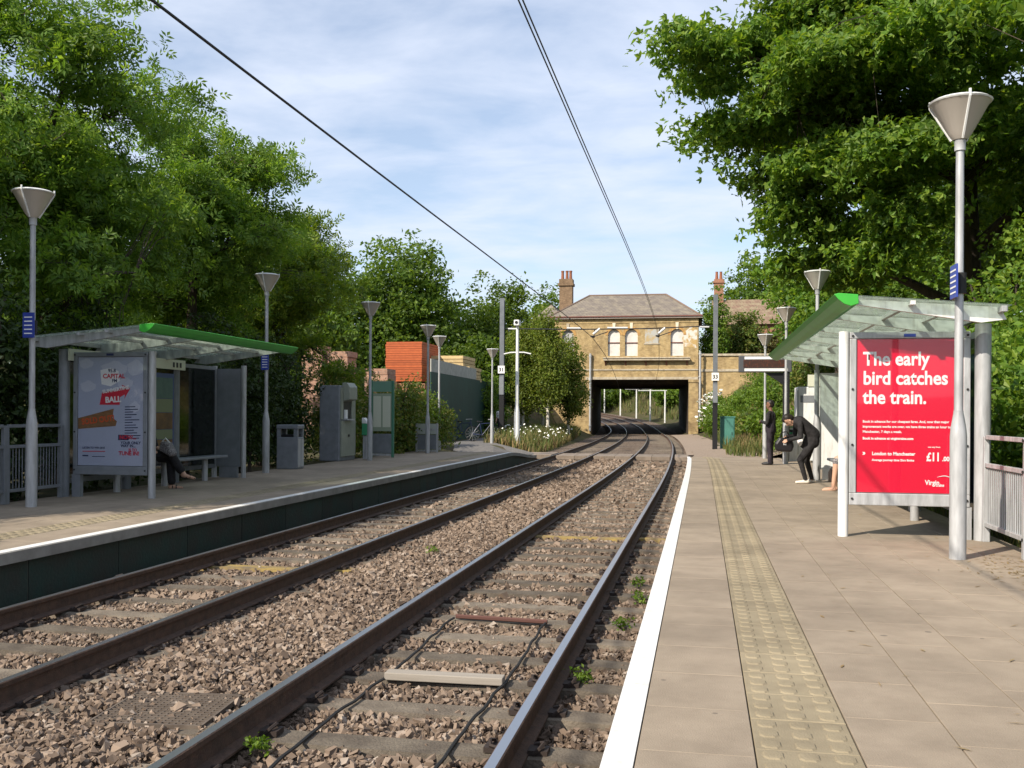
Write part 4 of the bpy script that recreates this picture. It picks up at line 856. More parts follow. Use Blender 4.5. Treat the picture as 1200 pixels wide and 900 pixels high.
        obj('maker_mark', MB().box(((uL + uR) / 2 - .06, y - .053, z1 - .055), ((uL + uR) / 2 + .06, y - .0505, z1 - .022)), 'print_navy', cs)
    obj('glazing', MB().box((x0, y - .0365, a), (x1, y - .0345, b)), 'case_glass', cs)
    mb = MB()
    for xx in (uL + .03, uR - .03):
        for zz in (z0 + .07, z0 + .65, z0 + 1.25, z1 - .04): mb.tube([(xx, y - .05, zz), (xx, y - .062, zz)], .013, 6)
    obj('case_bolt', mb, 'dark', cs)

def shelter(label, x0, side, y0, y1, uroof, up0, up1, ypan, uback, yend, ue0, ue1, poster, name_txt):
    """tram shelter; local u grows from the green front lip towards the back, x = side*u"""
    t = thing('tram_shelter', label, 'shelter', (x0, y0, PZ), group='tram shelters'); L = y1 - y0; zt = 2.56; sl = (2.56 - 2.43) / 1.65
    def zx(u): return zt - sl * u
    def bx(mb, u0, u1, ya, yb, za, zb): return mb.box((min(side * u0, side * u1), ya, za), (max(side * u0, side * u1), yb, zb))
    # green lip: a wing section pushed along the roof
    sec_ = [(0, 0), (.05, .012), (.24, -.005), (.245, -.10), (.17, -.125), (.10, -.10), (.04, -.05)]
    obj('front_lip', MB().prism([(side * u, zt + z) for u, z in sec_], 'y', 0, L), 'shelter_green', t, bev=.006)
    n = max(2, round(L / 1.75)); ys = [i * L / n for i in range(n + 1)]
    for i, y_ in enumerate(ys):
        yb = min(max(y_ + .18 * (1 if i == 0 else (-1 if i == n else 0)), .1), L - .1); mb = MB()
        mb.prism([(side * .245, zx(.245) - .02), (side * uroof, zx(uroof) - .012), (side * uroof, zx(uroof) - .06), (side * (uback + .12), zx(uback) - .14), (side * (uback - .12), zx(uback) - .17), (side * .245, zx(.245) - .075)], 'y', yb - .03, yb + .03); obj('rafter', mb, 'white_paint' if side > 0 else 'galv', t)
    for i in range(n):
        mb = MB(); mb.prism([(side * .25, zx(.25) - .004), (side * (uroof + .05), zx(uroof + .05) - .004), (side * (uroof + .05), zx(uroof + .05) + .006), (side * .25, zx(.25) + .006)], 'y', ys[i] + .012, ys[i + 1] - .012); obj('roof_pane', mb, 'roof_glass', t)
    for u in (.75, 1.2):
        mb = MB(); bx(mb, u, u + .05, .02, L - .02, zx(u) - .055, zx(u) - .015); obj('purlin', mb, 'white_paint' if side > 0 else 'galv', t)
    mb = MB(); bx(mb, uroof - .05, uroof + .01, 0, L, zx(uroof) - .07, zx(uroof) - .01); obj('rear_beam', mb, 'galv', t, bev=.006)
    # back posts, front posts of the end screens
    yp = [ypan - y0 - .05] + [ypan - y0 + (yend - ypan) * k for k in (.34, .67)] + [yend - y0]
    for y_ in (yp if side > 0 else yp[:3]): obj('back_post', MB().lathe([(.082, 0), (.082, zx(uback) - .15)], 14, (side * uback, y_)), 'galv' if side > 0 else 'grey_paint', t, smooth=True)
    obj('front_post', MB().lathe([(.055, 0), (.055, 2.22)], 14, (side * (up0 - .055), ypan - y0)), 'white_paint' if side > 0 else 'galv', t, smooth=True)
    # back panels with glazing and a map case
    for i in range(3):
        ya, yb = yp[i] + .1, yp[i + 1] - .1
        mb = MB(); bx(mb, uback - .02, uback + .02, ya, yb, .28, 2.15); obj('back_pane', mb, 'tint_glass', t)
        mb = MB(); bx(mb, uback - .03, uback + .03, ya, yb, .20, .28); bx(mb, uback - .03, uback + .03, ya, yb, 2.15, 2.22); bx(mb, uback - .03, uback + .03, ya - .04, ya, .2, 2.22); bx(mb, uback - .03, uback + .03, yb, yb + .04, .2, 2.22); obj('back_frame', mb, 'grey_paint', t)
    ya, yb = (yp[0] + .5, yp[1] - .15) if side > 0 else (yp[1] + .35, yp[2] - .25)
    mb = MB(); bx(mb, uback - .12, uback - .04, ya, yb, .35, 2.0); mc = obj('map_case', mb, pm('map_frame_blue', (.05, .08, .20), .5), t)
    for (za, zb, m_) in ((1.55, 1.92, 'map_teal'), (1.30, 1.54, 'map_green'), (1.0, 1.29, 'map_brown'), (.82, .99, 'map_green'), (.42, .81, 'map_brown')):
        mb = MB(); bx(mb, uback - .128, uback - .121, ya + .06, yb - .06, za, zb); obj('map_sheet', mb, m_, mc)
    mb = MB(); bx(mb, uback - .45, uback - .12, yp[0] + .35, yp[3] - .35, .42, .47); obj('bench_seat', mb, 'grey_paint', t, bev=.012)
    for k in (0.2, .5, .8): obj('bench_leg', MB().lathe([(.055, 0), (.055, .42)], 10, (side * (uback - .28), yp[0] + (yp[3] - yp[0]) * k)), 'galv', t, smooth=True)
    # hanging name boards
    for k, (ya, yb) in enumerate(((.95, 2.75), (3.1, 4.9)) if L > 6 else ((.65, 2.0), (2.35, 4.1))):
        mb = MB(); bx(mb, uback - .16, uback - .13, ya, yb, 2.08, 2.26); nb = obj('name_board', mb, 'sign_cream', t)
        text('lettering', name_txt, .11, (side * (uback - .165), (ya + .15) if side < 0 else (yb - .15), 2.13), 'black', nb, rot=(R(90), 0, R(90) * (1 if side < 0 else -1)))
        mb = MB(); e_ = yb - .45 if side < 0 else ya + .1
        for q in range(3): bx(mb, uback - .166, uback - .161, e_ + q * .12, e_ + q * .12 + .06, 2.12, 2.21)
        obj('direction_marks', mb, 'black', nb)
    # far end screen
    ye = yend - y0 + .02
    mb = MB(); bx(mb, ue0 + .06, ue1 - .05, ye - .02, ye + .02, .22, 2.18); obj('end_screen', mb, 'white_paint' if side > 0 else 'grey_paint', t)
    mb = MB(); bx(mb, ue0 + .12, ue1 - .12, ye - .03, ye + .03, .0, .215); obj('screen_plinth', mb, 'white_paint' if side > 0 else 'grey_paint', t)
    for u in (ue0, ue1): obj('screen_post', MB().lathe([(.05, 0), (.05, 2.24)], 12, (side * u, ye)), 'white_paint' if side > 0 else 'galv', t, smooth=True)
    # poster case
    a, b = sorted((side * up0, side * up1)); poster_case(t, a, b, ypan - y0, poster)
    mb = MB(); bx(mb, up1 - .12, up1 + .02, ypan - y0 - .04, ypan - y0 + .04, 0, .345); obj('case_foot', mb, 'galv' if side > 0 else 'grey_paint', t)
    return t
shelter('bright tram shelter on the right platform holding the large red poster', 1.33, 1, 10.7, 21.1, 1.66, .237, 1.46, 11.3, 1.58, 21.1, .97, 1.68, 'train', 'Mitcham')
shelter('shaded tram shelter on the left platform holding the pale blue poster', -7.65, -1, 12.95, 18.1, 2.0, .56, 1.80, 13.75, 1.95, 18.55, 1.36, 1.99, 'ball', 'Mitcham')

# ------------------------------------------------------------------ railings
def railing(label, x, ya, yb, z, mat):
    t = thing('platform_railing', label, 'railing', (x, ya, z), group='platform railings'); L = yb - ya
    for y_ in (0, L):
        mb = MB(); mb.prism([(-.035, 0), (.035, 0), (.025, 1.1), (-.025, 1.1)], 'y', y_ - .03, y_ + .03); obj('post', mb, mat, t, bev=.005)
    for z0 in (1.07, .78, .16): obj('rail', MB().box((-.022, .03, z0), (.022, L - .03, z0 + .045)), mat, t, bev=.005)
    nb = int(L / .065)
    for k in range(1, nb): obj('bar', MB().box((-.006, k * L / nb - .006, .205), (.006, k * L / nb + .006, .78)), mat, t)
    for z0 in (1.09, .80, .18): obj('bolt', MB().tube([(-.03, L * 0 , z0), (-.042, 0, z0)], .014, 6), 'dark', t)
    return t
railing('pale bar railing right of the tall lamp and red poster', 2.92, 9.82, 11.15, PZ, 'galv')
railing('shaded grey bar railing behind the tall lamp at far left', -9.55, 12.35, 13.55, PZ, 'grey_paint')
railing('shaded grey bar railing at the left edge nearest the camera', -9.55, 11.05, 12.30, PZ, 'grey_paint')

# ------------------------------------------------------------------ left platform furniture
t = thing('litter_bin', 'boxy grey litter bin with slot openings on the left platform', 'bin', (-9.45, 21.9, PZ), rz=.1)
mb = MB(); mb.box((-.25, -.25, 0), (.25, .25, .74)); obj('bin_body', mb, 'grey_paint', t, bev=.02)
for sx_ in (-1, 1):
    for sy_ in (-1, 1): obj('corner_post', MB().box((sx_ * .2 - .045, sy_ * .2 - .045, .74), (sx_ * .2 + .045, sy_ * .2 + .045, .93)), 'grey_paint', t)
obj('liner', MB().box((-.2, -.2, .741), (.2, .2, .80)), 'black', t); obj('bin_lid', MB().box((-.26, -.26, .93), (.26, .26, 1.03)), 'grey_paint', t, bev=.02)
for a in (-1, 1): obj('front_panel', MB().box((.251, a * .12 - .1, .05), (.258, a * .12 + .1, .70)), 'galv', t)
t = thing('ticket_machine', 'tall grey ticket machine beside the small green validator', 'ticket machine', (-9.85, 26.2, PZ))
mb = MB(); mb.box((-.36, -.62, 0), (.22, .62, 2.06)); obj('cabinet', mb, 'grey_paint', t, bev=.03)
MC = pm('machine_front', (.29, .31, .25), .5, 0, (.24, .26, .21), 4)
obj('front_door', MB().box((.22, -.56, .12), (.26, .56, 1.10)), MC, t, bev=.01); mb = MB(); mb.box((.22, -.56, 1.14), (.25, -.40, 2.0)); mb.box((.22, .25, 1.14), (.25, .56, 2.0)); obj('front_surround', mb, MC, t)
obj('canopy', MB().prism([(.2, 1.62), (.42, 1.68), (.42, 2.02), (.34, 2.14), (.2, 2.14)], 'y', -.38, .24), MC, t, bev=.02); obj('screen_recess', MB().box((.19, -.39, 1.14), (.226, .24, 1.62)), 'black', t)
obj('coin_shelf', MB().box((.22, -.38, 1.11), (.36, .24, 1.15)), 'galv', t); obj('leaflet', MB().box((.23, -.30, 1.155), (.27, -.12, 1.40)), 'sign_white', t); obj('door_lock', MB().box((.26, -.06, .66), (.272, .06, .72)), 'black', t)
t = thing('ticket_validator', 'small green ticket validator on a slim post beside the grey ticket machine', 'validator', (-9.42, 27.1, PZ))
obj('post', MB().box((-.06, -.05, 0), (.06, .05, .68)), 'galv', t, bev=.01); VG = pm('validator_green', (.05, .30, .14), .45); obj('reader_box', MB().box((-.08, -.1, .68), (.09, .1, 1.02)), VG, t, bev=.02); obj('reader_face', MB().prism([(-.08, 1.02), (.12, 1.0), (.0, 1.18), (-.08, 1.18)], 'y', -.1, .1), 'sign_white', t, bev=.02)
t = thing('notice_board', 'tall green framed notice board behind a grey lamp on the left platform', 'notice board', (-9.35, 28.4, PZ), rz=.0)
for a in (-.33, .33): obj('post', MB().box((a - .035, -.035, 0), (a + .035, .035, 2.28)), pm('board_green_frame', (.06, .20, .13), .5), t, bev=.006)
obj('header', MB().box((-.29, -.03, 1.95), (.29, .03, 2.27)), pm('board_header', (.16, .30, .22), .5), t); obj('backing', MB().box((-.29, -.02, .78), (.29, .03, 1.90)), pm('board_back', (.30, .36, .26), .6), t)
for a in (-.15, .14): obj('timetable', MB().box((a - .12, -.027, .90), (a + .12, -.021, 1.82)), 'sign_cream', t)
obj('lower_panel', MB().box((-.29, -.02, .12), (.29, .02, .70)), 'grey_paint', t); obj('foot_rail', MB().box((-.29, -.04, .05), (.29, .03, .11)), 'galv', t)
t = thing('framed_panel', 'low framed panel with pale top strip behind the white lamp on the left', 'panel', (-9.15, 32.6, PZ), rz=.0)
for a in (-.36, .36): obj('post', MB().box((a - .03, -.03, 0), (a + .03, .03, .98)), 'galv', t)
obj('top_strip', MB().box((-.33, -.02, .62), (.33, .02, .97)), pm('panel_pale', (.42, .45, .40), .6), t); obj('lower_panel', MB().box((-.33, -.015, .10), (.33, .015, .60)), 'grey_paint', t); obj('foot_rail', MB().box((-.33, -.025, .03), (.33, .025, .085)), 'galv', t); obj('mid_rail', MB().box((-.33, -.026, .74), (.33, -.021, .80)), 'galv', t)

# ------------------------------------------------------------------ right platform furniture
t = thing('display_board', 'dark electronic departure display on a black post over the right platform', 'display', (2.36, 29.4, PZ))
obj('post', MB().box((-.09, -.09, 0), (.09, .09, 2.55)), 'black', t, bev=.01); obj('bracket', MB().prism([(-.09, 2.2), (-.6, 2.54), (-.09, 2.54)], 'y', -.03, .03), 'black', t)
obj('housing', MB().box((-1.33, -.14, 2.55), (.14, .14, 3.02)), pm('display_grey', (.075, .08, .09), .5), t, bev=.02)
for z_ in (2.58, 2.92): obj('light_strip', MB().box((-1.17, -.148, z_), (.03, -.1405, z_ + .075)), 'sign_white', t)
obj('led_panel', MB().box((-1.2, -.147, 2.68), (.0, -.1405, 2.90)), 'led', t)
t = thing('white_cabinet', 'tall white machine cabinet between the right shelter and the bank', 'cabinet', (3.0, 30.4, PZ))
obj('body', MB().box((-.28, -.5, 0), (.42, .5, 2.15)), 'white_paint', t, bev=.03); obj('front_door', MB().box((-.31, -.42, .1), (-.282, .42, 1.1)), 'galv', t); obj('side_hinges', MB().box((-.295, -.53, .2), (-.245, -.5, 2.05)), 'galv', t); obj('sign', MB().box((.0, -.53, 2.16), (.40, -.50, 2.5)), 'sign_cream', t); obj('vent', MB().box((-.2, -.512, 1.7), (.3, -.503, 1.9)), 'grey_paint', t)
t = thing('help_point', 'short white help point with a black and green screen', 'help point', (2.55, 29.9, PZ - .02))
obj('body', MB().box((-.17, -.15, 0), (.17, .15, .98)), 'white_paint', t, bev=.02); obj('screen', MB().box((-.14, -.165, .72), (.14, -.151, .93)), 'black', t); obj('green_lights', MB().box((-.10, -.168, .80), (.02, -.1655, .85)), VG, t); obj('cap', MB().box((-.19, -.17, .98), (.19, .17, 1.04)), pm('cap_green', (.25, .40, .22), .5), t)
gq = gz1(1.15, 49.8)
t = thing('utility_cabinet', 'teal green utility cabinet behind the right hand mast', 'cabinet', (1.22, 49.6, gq - .05))
obj('body', MB().box((-.34, -.25, 0), (.34, .25, 1.55)), 'teal_box', t, bev=.02); obj('top_cap', MB().box((-.37, -.28, 1.55), (.37, .28, 1.61)), 'teal_box', t); obj('door', MB().box((-.29, -.265, .1), (.29, -.252, 1.48)), 'teal_box', t); obj('plinth', MB().box((-.36, -.27, -.1), (.36, .27, .05)), 'coping', t); obj('handle', MB().box((.2, -.28, .7), (.23, -.266, .85)), 'black', t)

# ------------------------------------------------------------------ builder's yard behind a green hoarding
t = thing('green_hoarding', 'dark green boarded hoarding with pale sheeting along its top', 'fence', (-12.2, 44, .2))
for k in range(18):
    y_ = k * 1.15; zt = 3.35; mb = MB(); x_ = -.045 * y_ * .6
    mb.box((x_ - .03, y_, -.4), (x_ + .03, y_ + 1.14, zt)); obj('hoarding_board', mb, 'hoarding', t)
    if k < 9:
        q = []; 
        for i in range(9): q.append((y_ + i * 1.14 / 8, zt + .002 if True else 0))
        mb = MB(); mb.box((x_ - .02, y_, zt + .005), (x_ + .035, y_ + 1.14, zt + .60)); obj('top_sheet', mb, 'fibre', t)
st = thing('orange_tile_stack', 'large stack of bright orange red boards in the yard behind the bushes', 'stack', (-15.6, 53, .3))
for k in range(17):
    j = rnd.uniform(-.03, .03); obj('board_layer', MB().box((-1.05 + j, -1.9, 3.05 + k * .125), (.95 + j * .5, 1.7, 3.05 + k * .125 + .11)), 'orange_pack', st)
obj('lower_pack', MB().box((-1.15, -1.8, -.2), (1.1, 1.8, 2.95)), 'red_brick', st)
for a in (-.95, -.55): obj('prop_post', MB().lathe([(.16, 1.2), (.17, 3.04)], 8, (a, -2.05)), 'timber_pale', st)
st = thing('brick_stack', 'pale stack of reclaimed bricks left of the orange stack', 'stack', (-16.2, 48.5, .3))
for k in range(12):
    obj('brick_course', MB().box((-.55, -.5, k * .3), (.65 + rnd.uniform(-.03, .03), .9, k * .3 + .285)), brick_mat('reclaimed_brick_%d' % k, (.46, .27, .19), (.36, .19, .13), (.34, .27, .22), stain_amt=.2) if k == 0 else bpy.data.materials['reclaimed_brick_0'], st)
for (x_, n_, lab) in ((-2.0, 15, 0), (-3.4, 16, 1)):
    for k in range(n_): obj('brick_course', MB().box((x_ - .6, -.3, k * .3), (x_ + .5 + rnd.uniform(-.05, .05), 1.0, k * .3 + .285)), bpy.data.materials['reclaimed_brick_0'], st)
st = thing('timber_stack', 'pale yellow sawn timber packs above the green hoarding', 'stack', (-13.9, 54.5, .3))
for k in range(9):
    w_ = 1.15 if k < 6 else .8; obj('timber_layer', MB().box((-w_ - .35 + rnd.uniform(-.05, .05), -1.5, 2.75 + k * .2), (w_ + rnd.uniform(-.05, .05) + .25, 1.5, 2.75 + k * .2 + .17)), 'timber_pale', st)
obj('base_pack', MB().box((-1.3, -1.4, -.3), (1.3, 1.4, 2.74)), 'red_brick', st)
# white poles of the wire fence beyond the bridge
for i, ss_ in enumerate((146.5, 139.5, 132, 125, 116.5)):
    pp_ = TP(ss_, 1.7, 0); x_, y_ = pp_.x, pp_.y; zb = gz1(x_, y_) - .1; zt = pp_.z + 3.75; hh = zt - zb
    t = thing('line_pole', ['leftmost', 'second', 'third', 'fourth', 'rightmost'][i] + ' thin white pole seen through the bridge opening' if i in (0, 4) else ['', 'second', 'third', 'fourth'][i] + ' thin white pole from the left through the bridge opening', 'pole', (x_, y_, zb), group='white poles beyond the bridge')
    obj('shaft', MB().lathe([(.10, 0), (.08, hh)], 8), 'white_paint', t); obj('arm', MB().tube([(-3.1, -.4, hh - .08), (.2, 0, hh - .05)], .045, 5), 'white_paint', t)

# ------------------------------------------------------------------ vegetation
def frames(nrm, spin, rg):
    """orthonormal (a, b) in the plane of each normal, turned by spin"""
    ref = np.where(np.abs(nrm[:, 2:3]) < .9, np.array([[0, 0, 1.0]]), np.array([[1.0, 0, 0]]))
    a = np.cross(ref, nrm); a /= np.linalg.norm(a, axis=1, keepdims=True) + 1e-9; b = np.cross(nrm, a)
    c_, s_ = np.cos(spin)[:, None], np.sin(spin)[:, None]
    return a * c_ + b * s_, -a * s_ + b * c_
def leaf_geo(P, size, shape, rg, up=.55, out=None, droop=.25):
    n = len(P); nr = rg.normal(size=(n, 3)); nr /= np.linalg.norm(nr, axis=1, keepdims=True)
    nr = nr * (1 - up) + np.array([[0, 0, up]]) + (0 if out is None else out * .35); nr /= np.linalg.norm(nr, axis=1, keepdims=True)
    a, b = frames(nr, rg.uniform(0, 6.283, n), rg); sz = (size * rg.uniform(.65, 1.3, n))[:, None]
    V = []; F = []
    def quad(l0, l1, w, da, lift=0.0, side=0.0):
        # rhombus leaf from base l0 to tip l1 along direction turned by da within the plane
        d = a * math.cos(da) + b * math.sin(da); e = -a * math.sin(da) + b * math.cos(da); m_ = l0 + (l1 - l0) * .48
        p0 = P + sz * (d * l0 + e * side); p1 = P + sz * (d * m_ + e * (side + w) + nr * lift); p2 = P + sz * (d * l1 + e * side - nr * droop * (l1 - l0) * .5); p3 = P + sz * (d * m_ + e * (side - w) + nr * lift)
        V.append(np.stack([p0, p1, p2, p3], 1))
    if shape == 'maple':
        quad(0, 1.0, .26, 0, .04); quad(0, .85, .22, 1.0, .04); quad(0, .85, .22, -1.0, .04)
    elif shape == 'ash':
        for k, (t_, sg) in enumerate(((.15, 1), (.15, -1), (.5, 1), (.5, -1))):
            d = a * t_ * 1.6; Pk = P + sz * d; q = a * .55 + b * sg * .85; e = a * .85 - b * sg * .55
            V.append(np.stack([Pk, Pk + sz * (q * .45 + e * .17), Pk + sz * (q * .95 - nr * droop * .5), Pk + sz * (q * .45 - e * .17)], 1))
        quad(.95, 1.85, .18, 0, .02)
    else:
        quad(0, 1.0, .30, 0, .05)
    V = np.stack(V, 1)                        # n, q, 4, 3
    q = V.shape[1]; F = np.arange(n * q * 4).reshape(-1, 4)
    return V.reshape(-1, 3), F
def crown_points(ells, n, rg, inner=2.4, lumps=.22, seed=0):
    vol = np.array([e[3] * e[4] * e[5] for e in ells]); pick = rg.choice(len(ells), n, p=vol / vol.sum()); E = np.array(ells)[pick]
    d = rg.normal(size=(n, 3)); d /= np.linalg.norm(d, axis=1, keepdims=True)
    fr = 1 + lumps * (np.sin(d[:, 0] * 5.1 + seed) * np.cos(d[:, 1] * 4.3 + seed * 2) + .6 * np.sin(d[:, 2] * 7.7 + d[:, 0] * 6 + seed))
    r = rg.random(n) ** (1 / inner) * fr
    return E[:, :3] + d * r[:, None] * E[:, 3:6], d
def tree(name, label, cat, base, ells, n_cl, per, leaf, shape, mats, seed, cl_r=.45, trunk_r=.2, stems=1, limbs=12, group=None, up=.28, flat=.55, twigs=True, inner=2.4, lumps=.22, bare=0, droop=.25, zmin=None, boughs=None, arms=None):
    """ells in coordinates relative to the base"""
    rg = np.random.default_rng(seed); rr = random.Random(seed)
    t = thing(name, label, cat, base, group=group)
    if boughs:                                # foliage gathered on flat layered boughs
        bc, bd = crown_points(ells, boughs[0], rg, inner, lumps, seed); k_ = rg.uniform(.65, 1.35, len(bc)); tilt = bd[:, :2] * .0
        cp, cdir = crown_points([(*c_, boughs[1] * q, boughs[1] * q, boughs[2] * q) for c_, q in zip(bc, k_)], n_cl, rg, 2.6, .15, seed)
        rel = cp - np.array([ells[0][0], ells[0][1], 0]); cp[:, 2] -= .035 * np.maximum(0, np.hypot(rel[:, 0], rel[:, 1]) - 2) ** 2   # outer boughs hang lower
        if arms: kk = ~((cp[:, 0] < -4.6) & (cp[:, 2] < 7.4)); cp, cdir = cp[kk], cdir[kk]
        if arms:                              # long arms reaching out of the crown
            c2, d2 = crown_points([(*c_, boughs[1] * .85, boughs[1] * .85, boughs[2] * .95) for c_ in arms], len(arms) * 22, rg, 2.6, .2, seed + 1); cp = np.concatenate([cp, c2]); cdir = np.concatenate([cdir, d2])
    else: cp, cdir = crown_points(ells, n_cl, rg, inner, lumps, seed)
    if zmin is not None: k = cp[:, 2] > zmin + rg.uniform(-.3, .3, len(cp)); cp, cdir = cp[k], cdir[k]
    n_cl = len(cp)
    # trunk and limbs
    mb = MB(); ctr = np.average([e[:3] for e in ells], axis=0, weights=[e[3] * e[4] * e[5] for e in ells]); topz = max(e[2] + e[5] * .55 for e in ells)
    nodes = []
    for s_ in range(stems):
        bx_, by_ = (rr.uniform(-.5, .5) * (stems > 1), rr.uniform(-.5, .5) * (stems > 1)); pts = []; rad = []
        tx_, ty_ = ctr[0] * .8 + rr.uniform(-.8, .8) * (stems > 1), ctr[1] * .8 + rr.uniform(-.8, .8) * (stems > 1)
        for k in range(9):
            f = k / 8; pts.append((bx_ + (tx_ - bx_) * f ** 1.3 + rr.uniform(-.07, .07) * k * .4 * min(1, topz / 5), by_ + (ty_ - by_) * f ** 1.3 + rr.uniform(-.07, .07) * k * .4 * min(1, topz / 5), -.3 + (topz + .3) * f)); rad.append(trunk_r / math.sqrt(stems) * (1.25 if k == 0 else 1) * (1 - .85 * f) + min(.012, trunk_r * .2))
        mb.tube(pts, rad, 8); nodes += [(Vector(p), r_) for p, r_ in zip(pts[2:], rad[2:])]
    tips = cp[rg.choice(n_cl, min(limbs, n_cl), replace=False)]
    base_nodes = list(nodes)
    for tp in tips:
        tv = Vector(tp); c_ = [(p, r_) for p, r_ in base_nodes if p.z < tv.z + .2] or base_nodes[:1]
        p, r_ = min(c_, key=lambda q: (q[0] - tv).length + abs(q[0].z - tv.z * .55) * .35); pts = []; rad = []
        for k in range(6):
            f = k / 5; q = p.lerp(tv, f); q.z += math.sin(f * math.pi) * (tv - p).length * .10; q += Vector((rr.uniform(-1, 1), rr.uniform(-1, 1), rr.uniform(-1, 1))) * .06 * min(1, topz / 5) * (0 < k < 5); pts.append(q); rad.append(max(min(.012, trunk_r * .3), r_ * .55 * (1 - .8 * f)))
        mb.tube(pts, rad, 6, cap=False); nodes += [(a, b) for a, b in zip(pts[1:], rad[1:])]
    obj('trunk', mb, mats[1], t, smooth=True)
    if twigs:
        NP = np.array([p for p, _ in nodes]); mb = MB(); sel = rg.choice(n_cl, min(n_cl, 420), replace=False)
        for i in sel:
            j = ((NP - cp[i]) ** 2).sum(1).argmin(); a = Vector(NP[j]); b = Vector(cp[i]); m_ = a.lerp(b, .5) + Vector((rr.uniform(-1, 1), rr.uniform(-1, 1), .6)) * (b - a).length * .08
            mb.tube([a, m_, b], [.016, .011, .005], 3, cap=False)
        obj('twigs', mb, mats[2] if len(mats) > 2 else 'twig', t, kind='stuff')
    # leaves
    idx = np.repeat(np.arange(n_cl), per); n = len(idx); rad_c = cl_r * rg.uniform(.6, 1.3, n_cl)
    off = np.clip(rg.normal(size=(n, 3)), -1.7, 1.7) * .55; off[:, 2] *= flat
    P = cp[idx] + off * rad_c[idx][:, None]; P[:, 2] -= .12 * (off[:, 0] ** 2 + off[:, 1] ** 2) * rad_c[idx]
    if bare: k = rg.random(n) > bare * (P[:, 2] > topz); P = P[k]; idx = idx[k]
    V, F = leaf_geo(P, leaf, shape, rg, up, cdir[idx], droop)
    fast_mesh('crown', V, F, mats[0], parent=t, kind=None)
    return t
def gtree(x, y): return (x, y, gz1(x, y) - .02)

LG = 'tall trees behind the left platform'
def lt(label, x, y, H, rw, seed, mat, shape='ash', leaf=.15, n=620, per=30, lean=(0, 0), low=1.2, cl=.55, twigs=True, **k):
    cz = (H + low) / 2; e = [(lean[0], lean[1], cz, rw, rw, (H - low) / 2), (lean[0] + rw * .3, -rw * .2, cz + (H - low) * .15, rw * .6, rw * .6, (H - low) * .34), (-rw * .35, rw * .2, cz - (H - low) * .1, rw * .7, rw * .7, (H - low) * .32)]
    return tree('broadleaf_tree', label, 'tree', gtree(x, y), e, n, per, leaf, shape, [mat, 'bark'], seed, cl_r=cl, trunk_r=.20, limbs=18, group=LG, twigs=twigs, **k)
lt('tallest tree at the top left corner behind the left lamp', -12.9, 18.0, 10.5, 3.2, 21, 'leaf_ash', n=680, low=2.0, lumps=.2, boughs=(52, 1.05, .5), inner=1.9)
lt('leafy tree behind the left shelter roof', -12.8, 23.3, 9.2, 2.7, 22, 'leaf_ash', n=470, low=2.0, lumps=.2, boughs=(40, .95, .45), inner=1.9)
lt('yellowish open crowned tree right of the other left trees', -12.4, 28.4, 8.7, 2.5, 23, 'leaf_yel', n=400, per=26, low=1.5, bare=.3, boughs=(36, .9, .45), inner=1.9)
lt('dark tree at the left picture edge beyond the railing', -13.8, 13.6, 7.6, 2.6, 24, 'leaf_ash', n=420, low=1.5)
# the near side of the same row, mostly outside the picture: it shades the left platform
lt('tree beyond the left picture edge shading the near left platform', -13.0, 8.6, 7.7, 2.5, 25, 'leaf_dark', n=460, per=26, leaf=.2, low=2.0, twigs=False)
lt('second tree beyond the left edge shading the left platform', -13.9, 2.0, 7.2, 2.3, 26, 'leaf_dark', n=330, per=26, leaf=.2, low=2.0, twigs=False)
lt('third tree beyond the left edge casting shade on the left shelter', -14.4, -4.0, 7.6, 2.5, 27, 'leaf_dark', n=330, per=26, leaf=.22, low=2.5, twigs=False)

def bush(label, x, y, rx, ry, h, seed, mat, leaf=.10, n=160, per=34, group=None, shape='oval', cl=.34, name='bush', cat='bush', zoff=0.0):
    e = [(0, 0, h * .42, rx, ry, h * .52), (rx * .35, -ry * .2, h * .55, rx * .55, ry * .6, h * .42), (-rx * .4, ry * .2, h * .35, rx * .55, ry * .6, h * .4)]
    b = gtree(x, y); return tree(name, label, cat, (b[0], b[1], b[2] + zoff), e, n, per, leaf, shape, [mat, 'bark'], seed, cl_r=cl, trunk_r=.07, stems=3, limbs=8, group=group, twigs=False, inner=2.0, lumps=.25, zmin=.05)
HG = 'bushes along the back of the left platform'
hb = [(-11.0, 11.2, 1.1, 1.3, 3.4, 'leaf_shaded', 'dark bush at the far left behind the railing'), (-11.1, 14.0, 1.1, 1.4, 3.8, 'leaf_shaded', 'dark bush directly behind the left poster'), (-11.3, 16.9, 1.1, 1.4, 3.6, 'leaf_shaded', 'dark bush behind the left shelter seat'), (-11.2, 19.8, 1.1, 1.4, 3.7, 'leaf_shaded', 'dark bush behind the end of the left shelter'), (-11.1, 22.6, 1.1, 1.4, 3.3, 'leaf_shaded', 'dark bush behind the grey litter bin'), (-11.5, 25.4, 1.1, 1.3, 3.6, 'leaf_shaded', 'dark bush behind the ticket machine'), (-11.0, 29.0, 1.0, 1.2, 2.7, 'leaf_bush', 'bush behind the green notice board'), (-10.5, 31.2, 1.0, 1.2, 2.7, 'leaf_bush', 'olive bramble bush left of the low framed panel'), (-10.4, 34.0, 1.1, 1.3, 2.75, 'leaf_bush', 'olive bush behind the low framed panel'), (-10.3, 37.0, 1.0, 1.1, 2.2, 'leaf_bush', 'rounded bush at the end of the left platform'), (-10.15, 32.6, .8, .9, 2.5, 'leaf_bush', 'bush right behind the pale strip of the low framed panel'), (-10.5, 35.6, .9, 1.0, 2.6, 'leaf_light', 'brighter bush under the white lamp by the hoarding'), (-11.3, 39.6, .9, 1.0, 2.1, 'leaf_bush', 'last low bush at the corner of the green hoarding')]
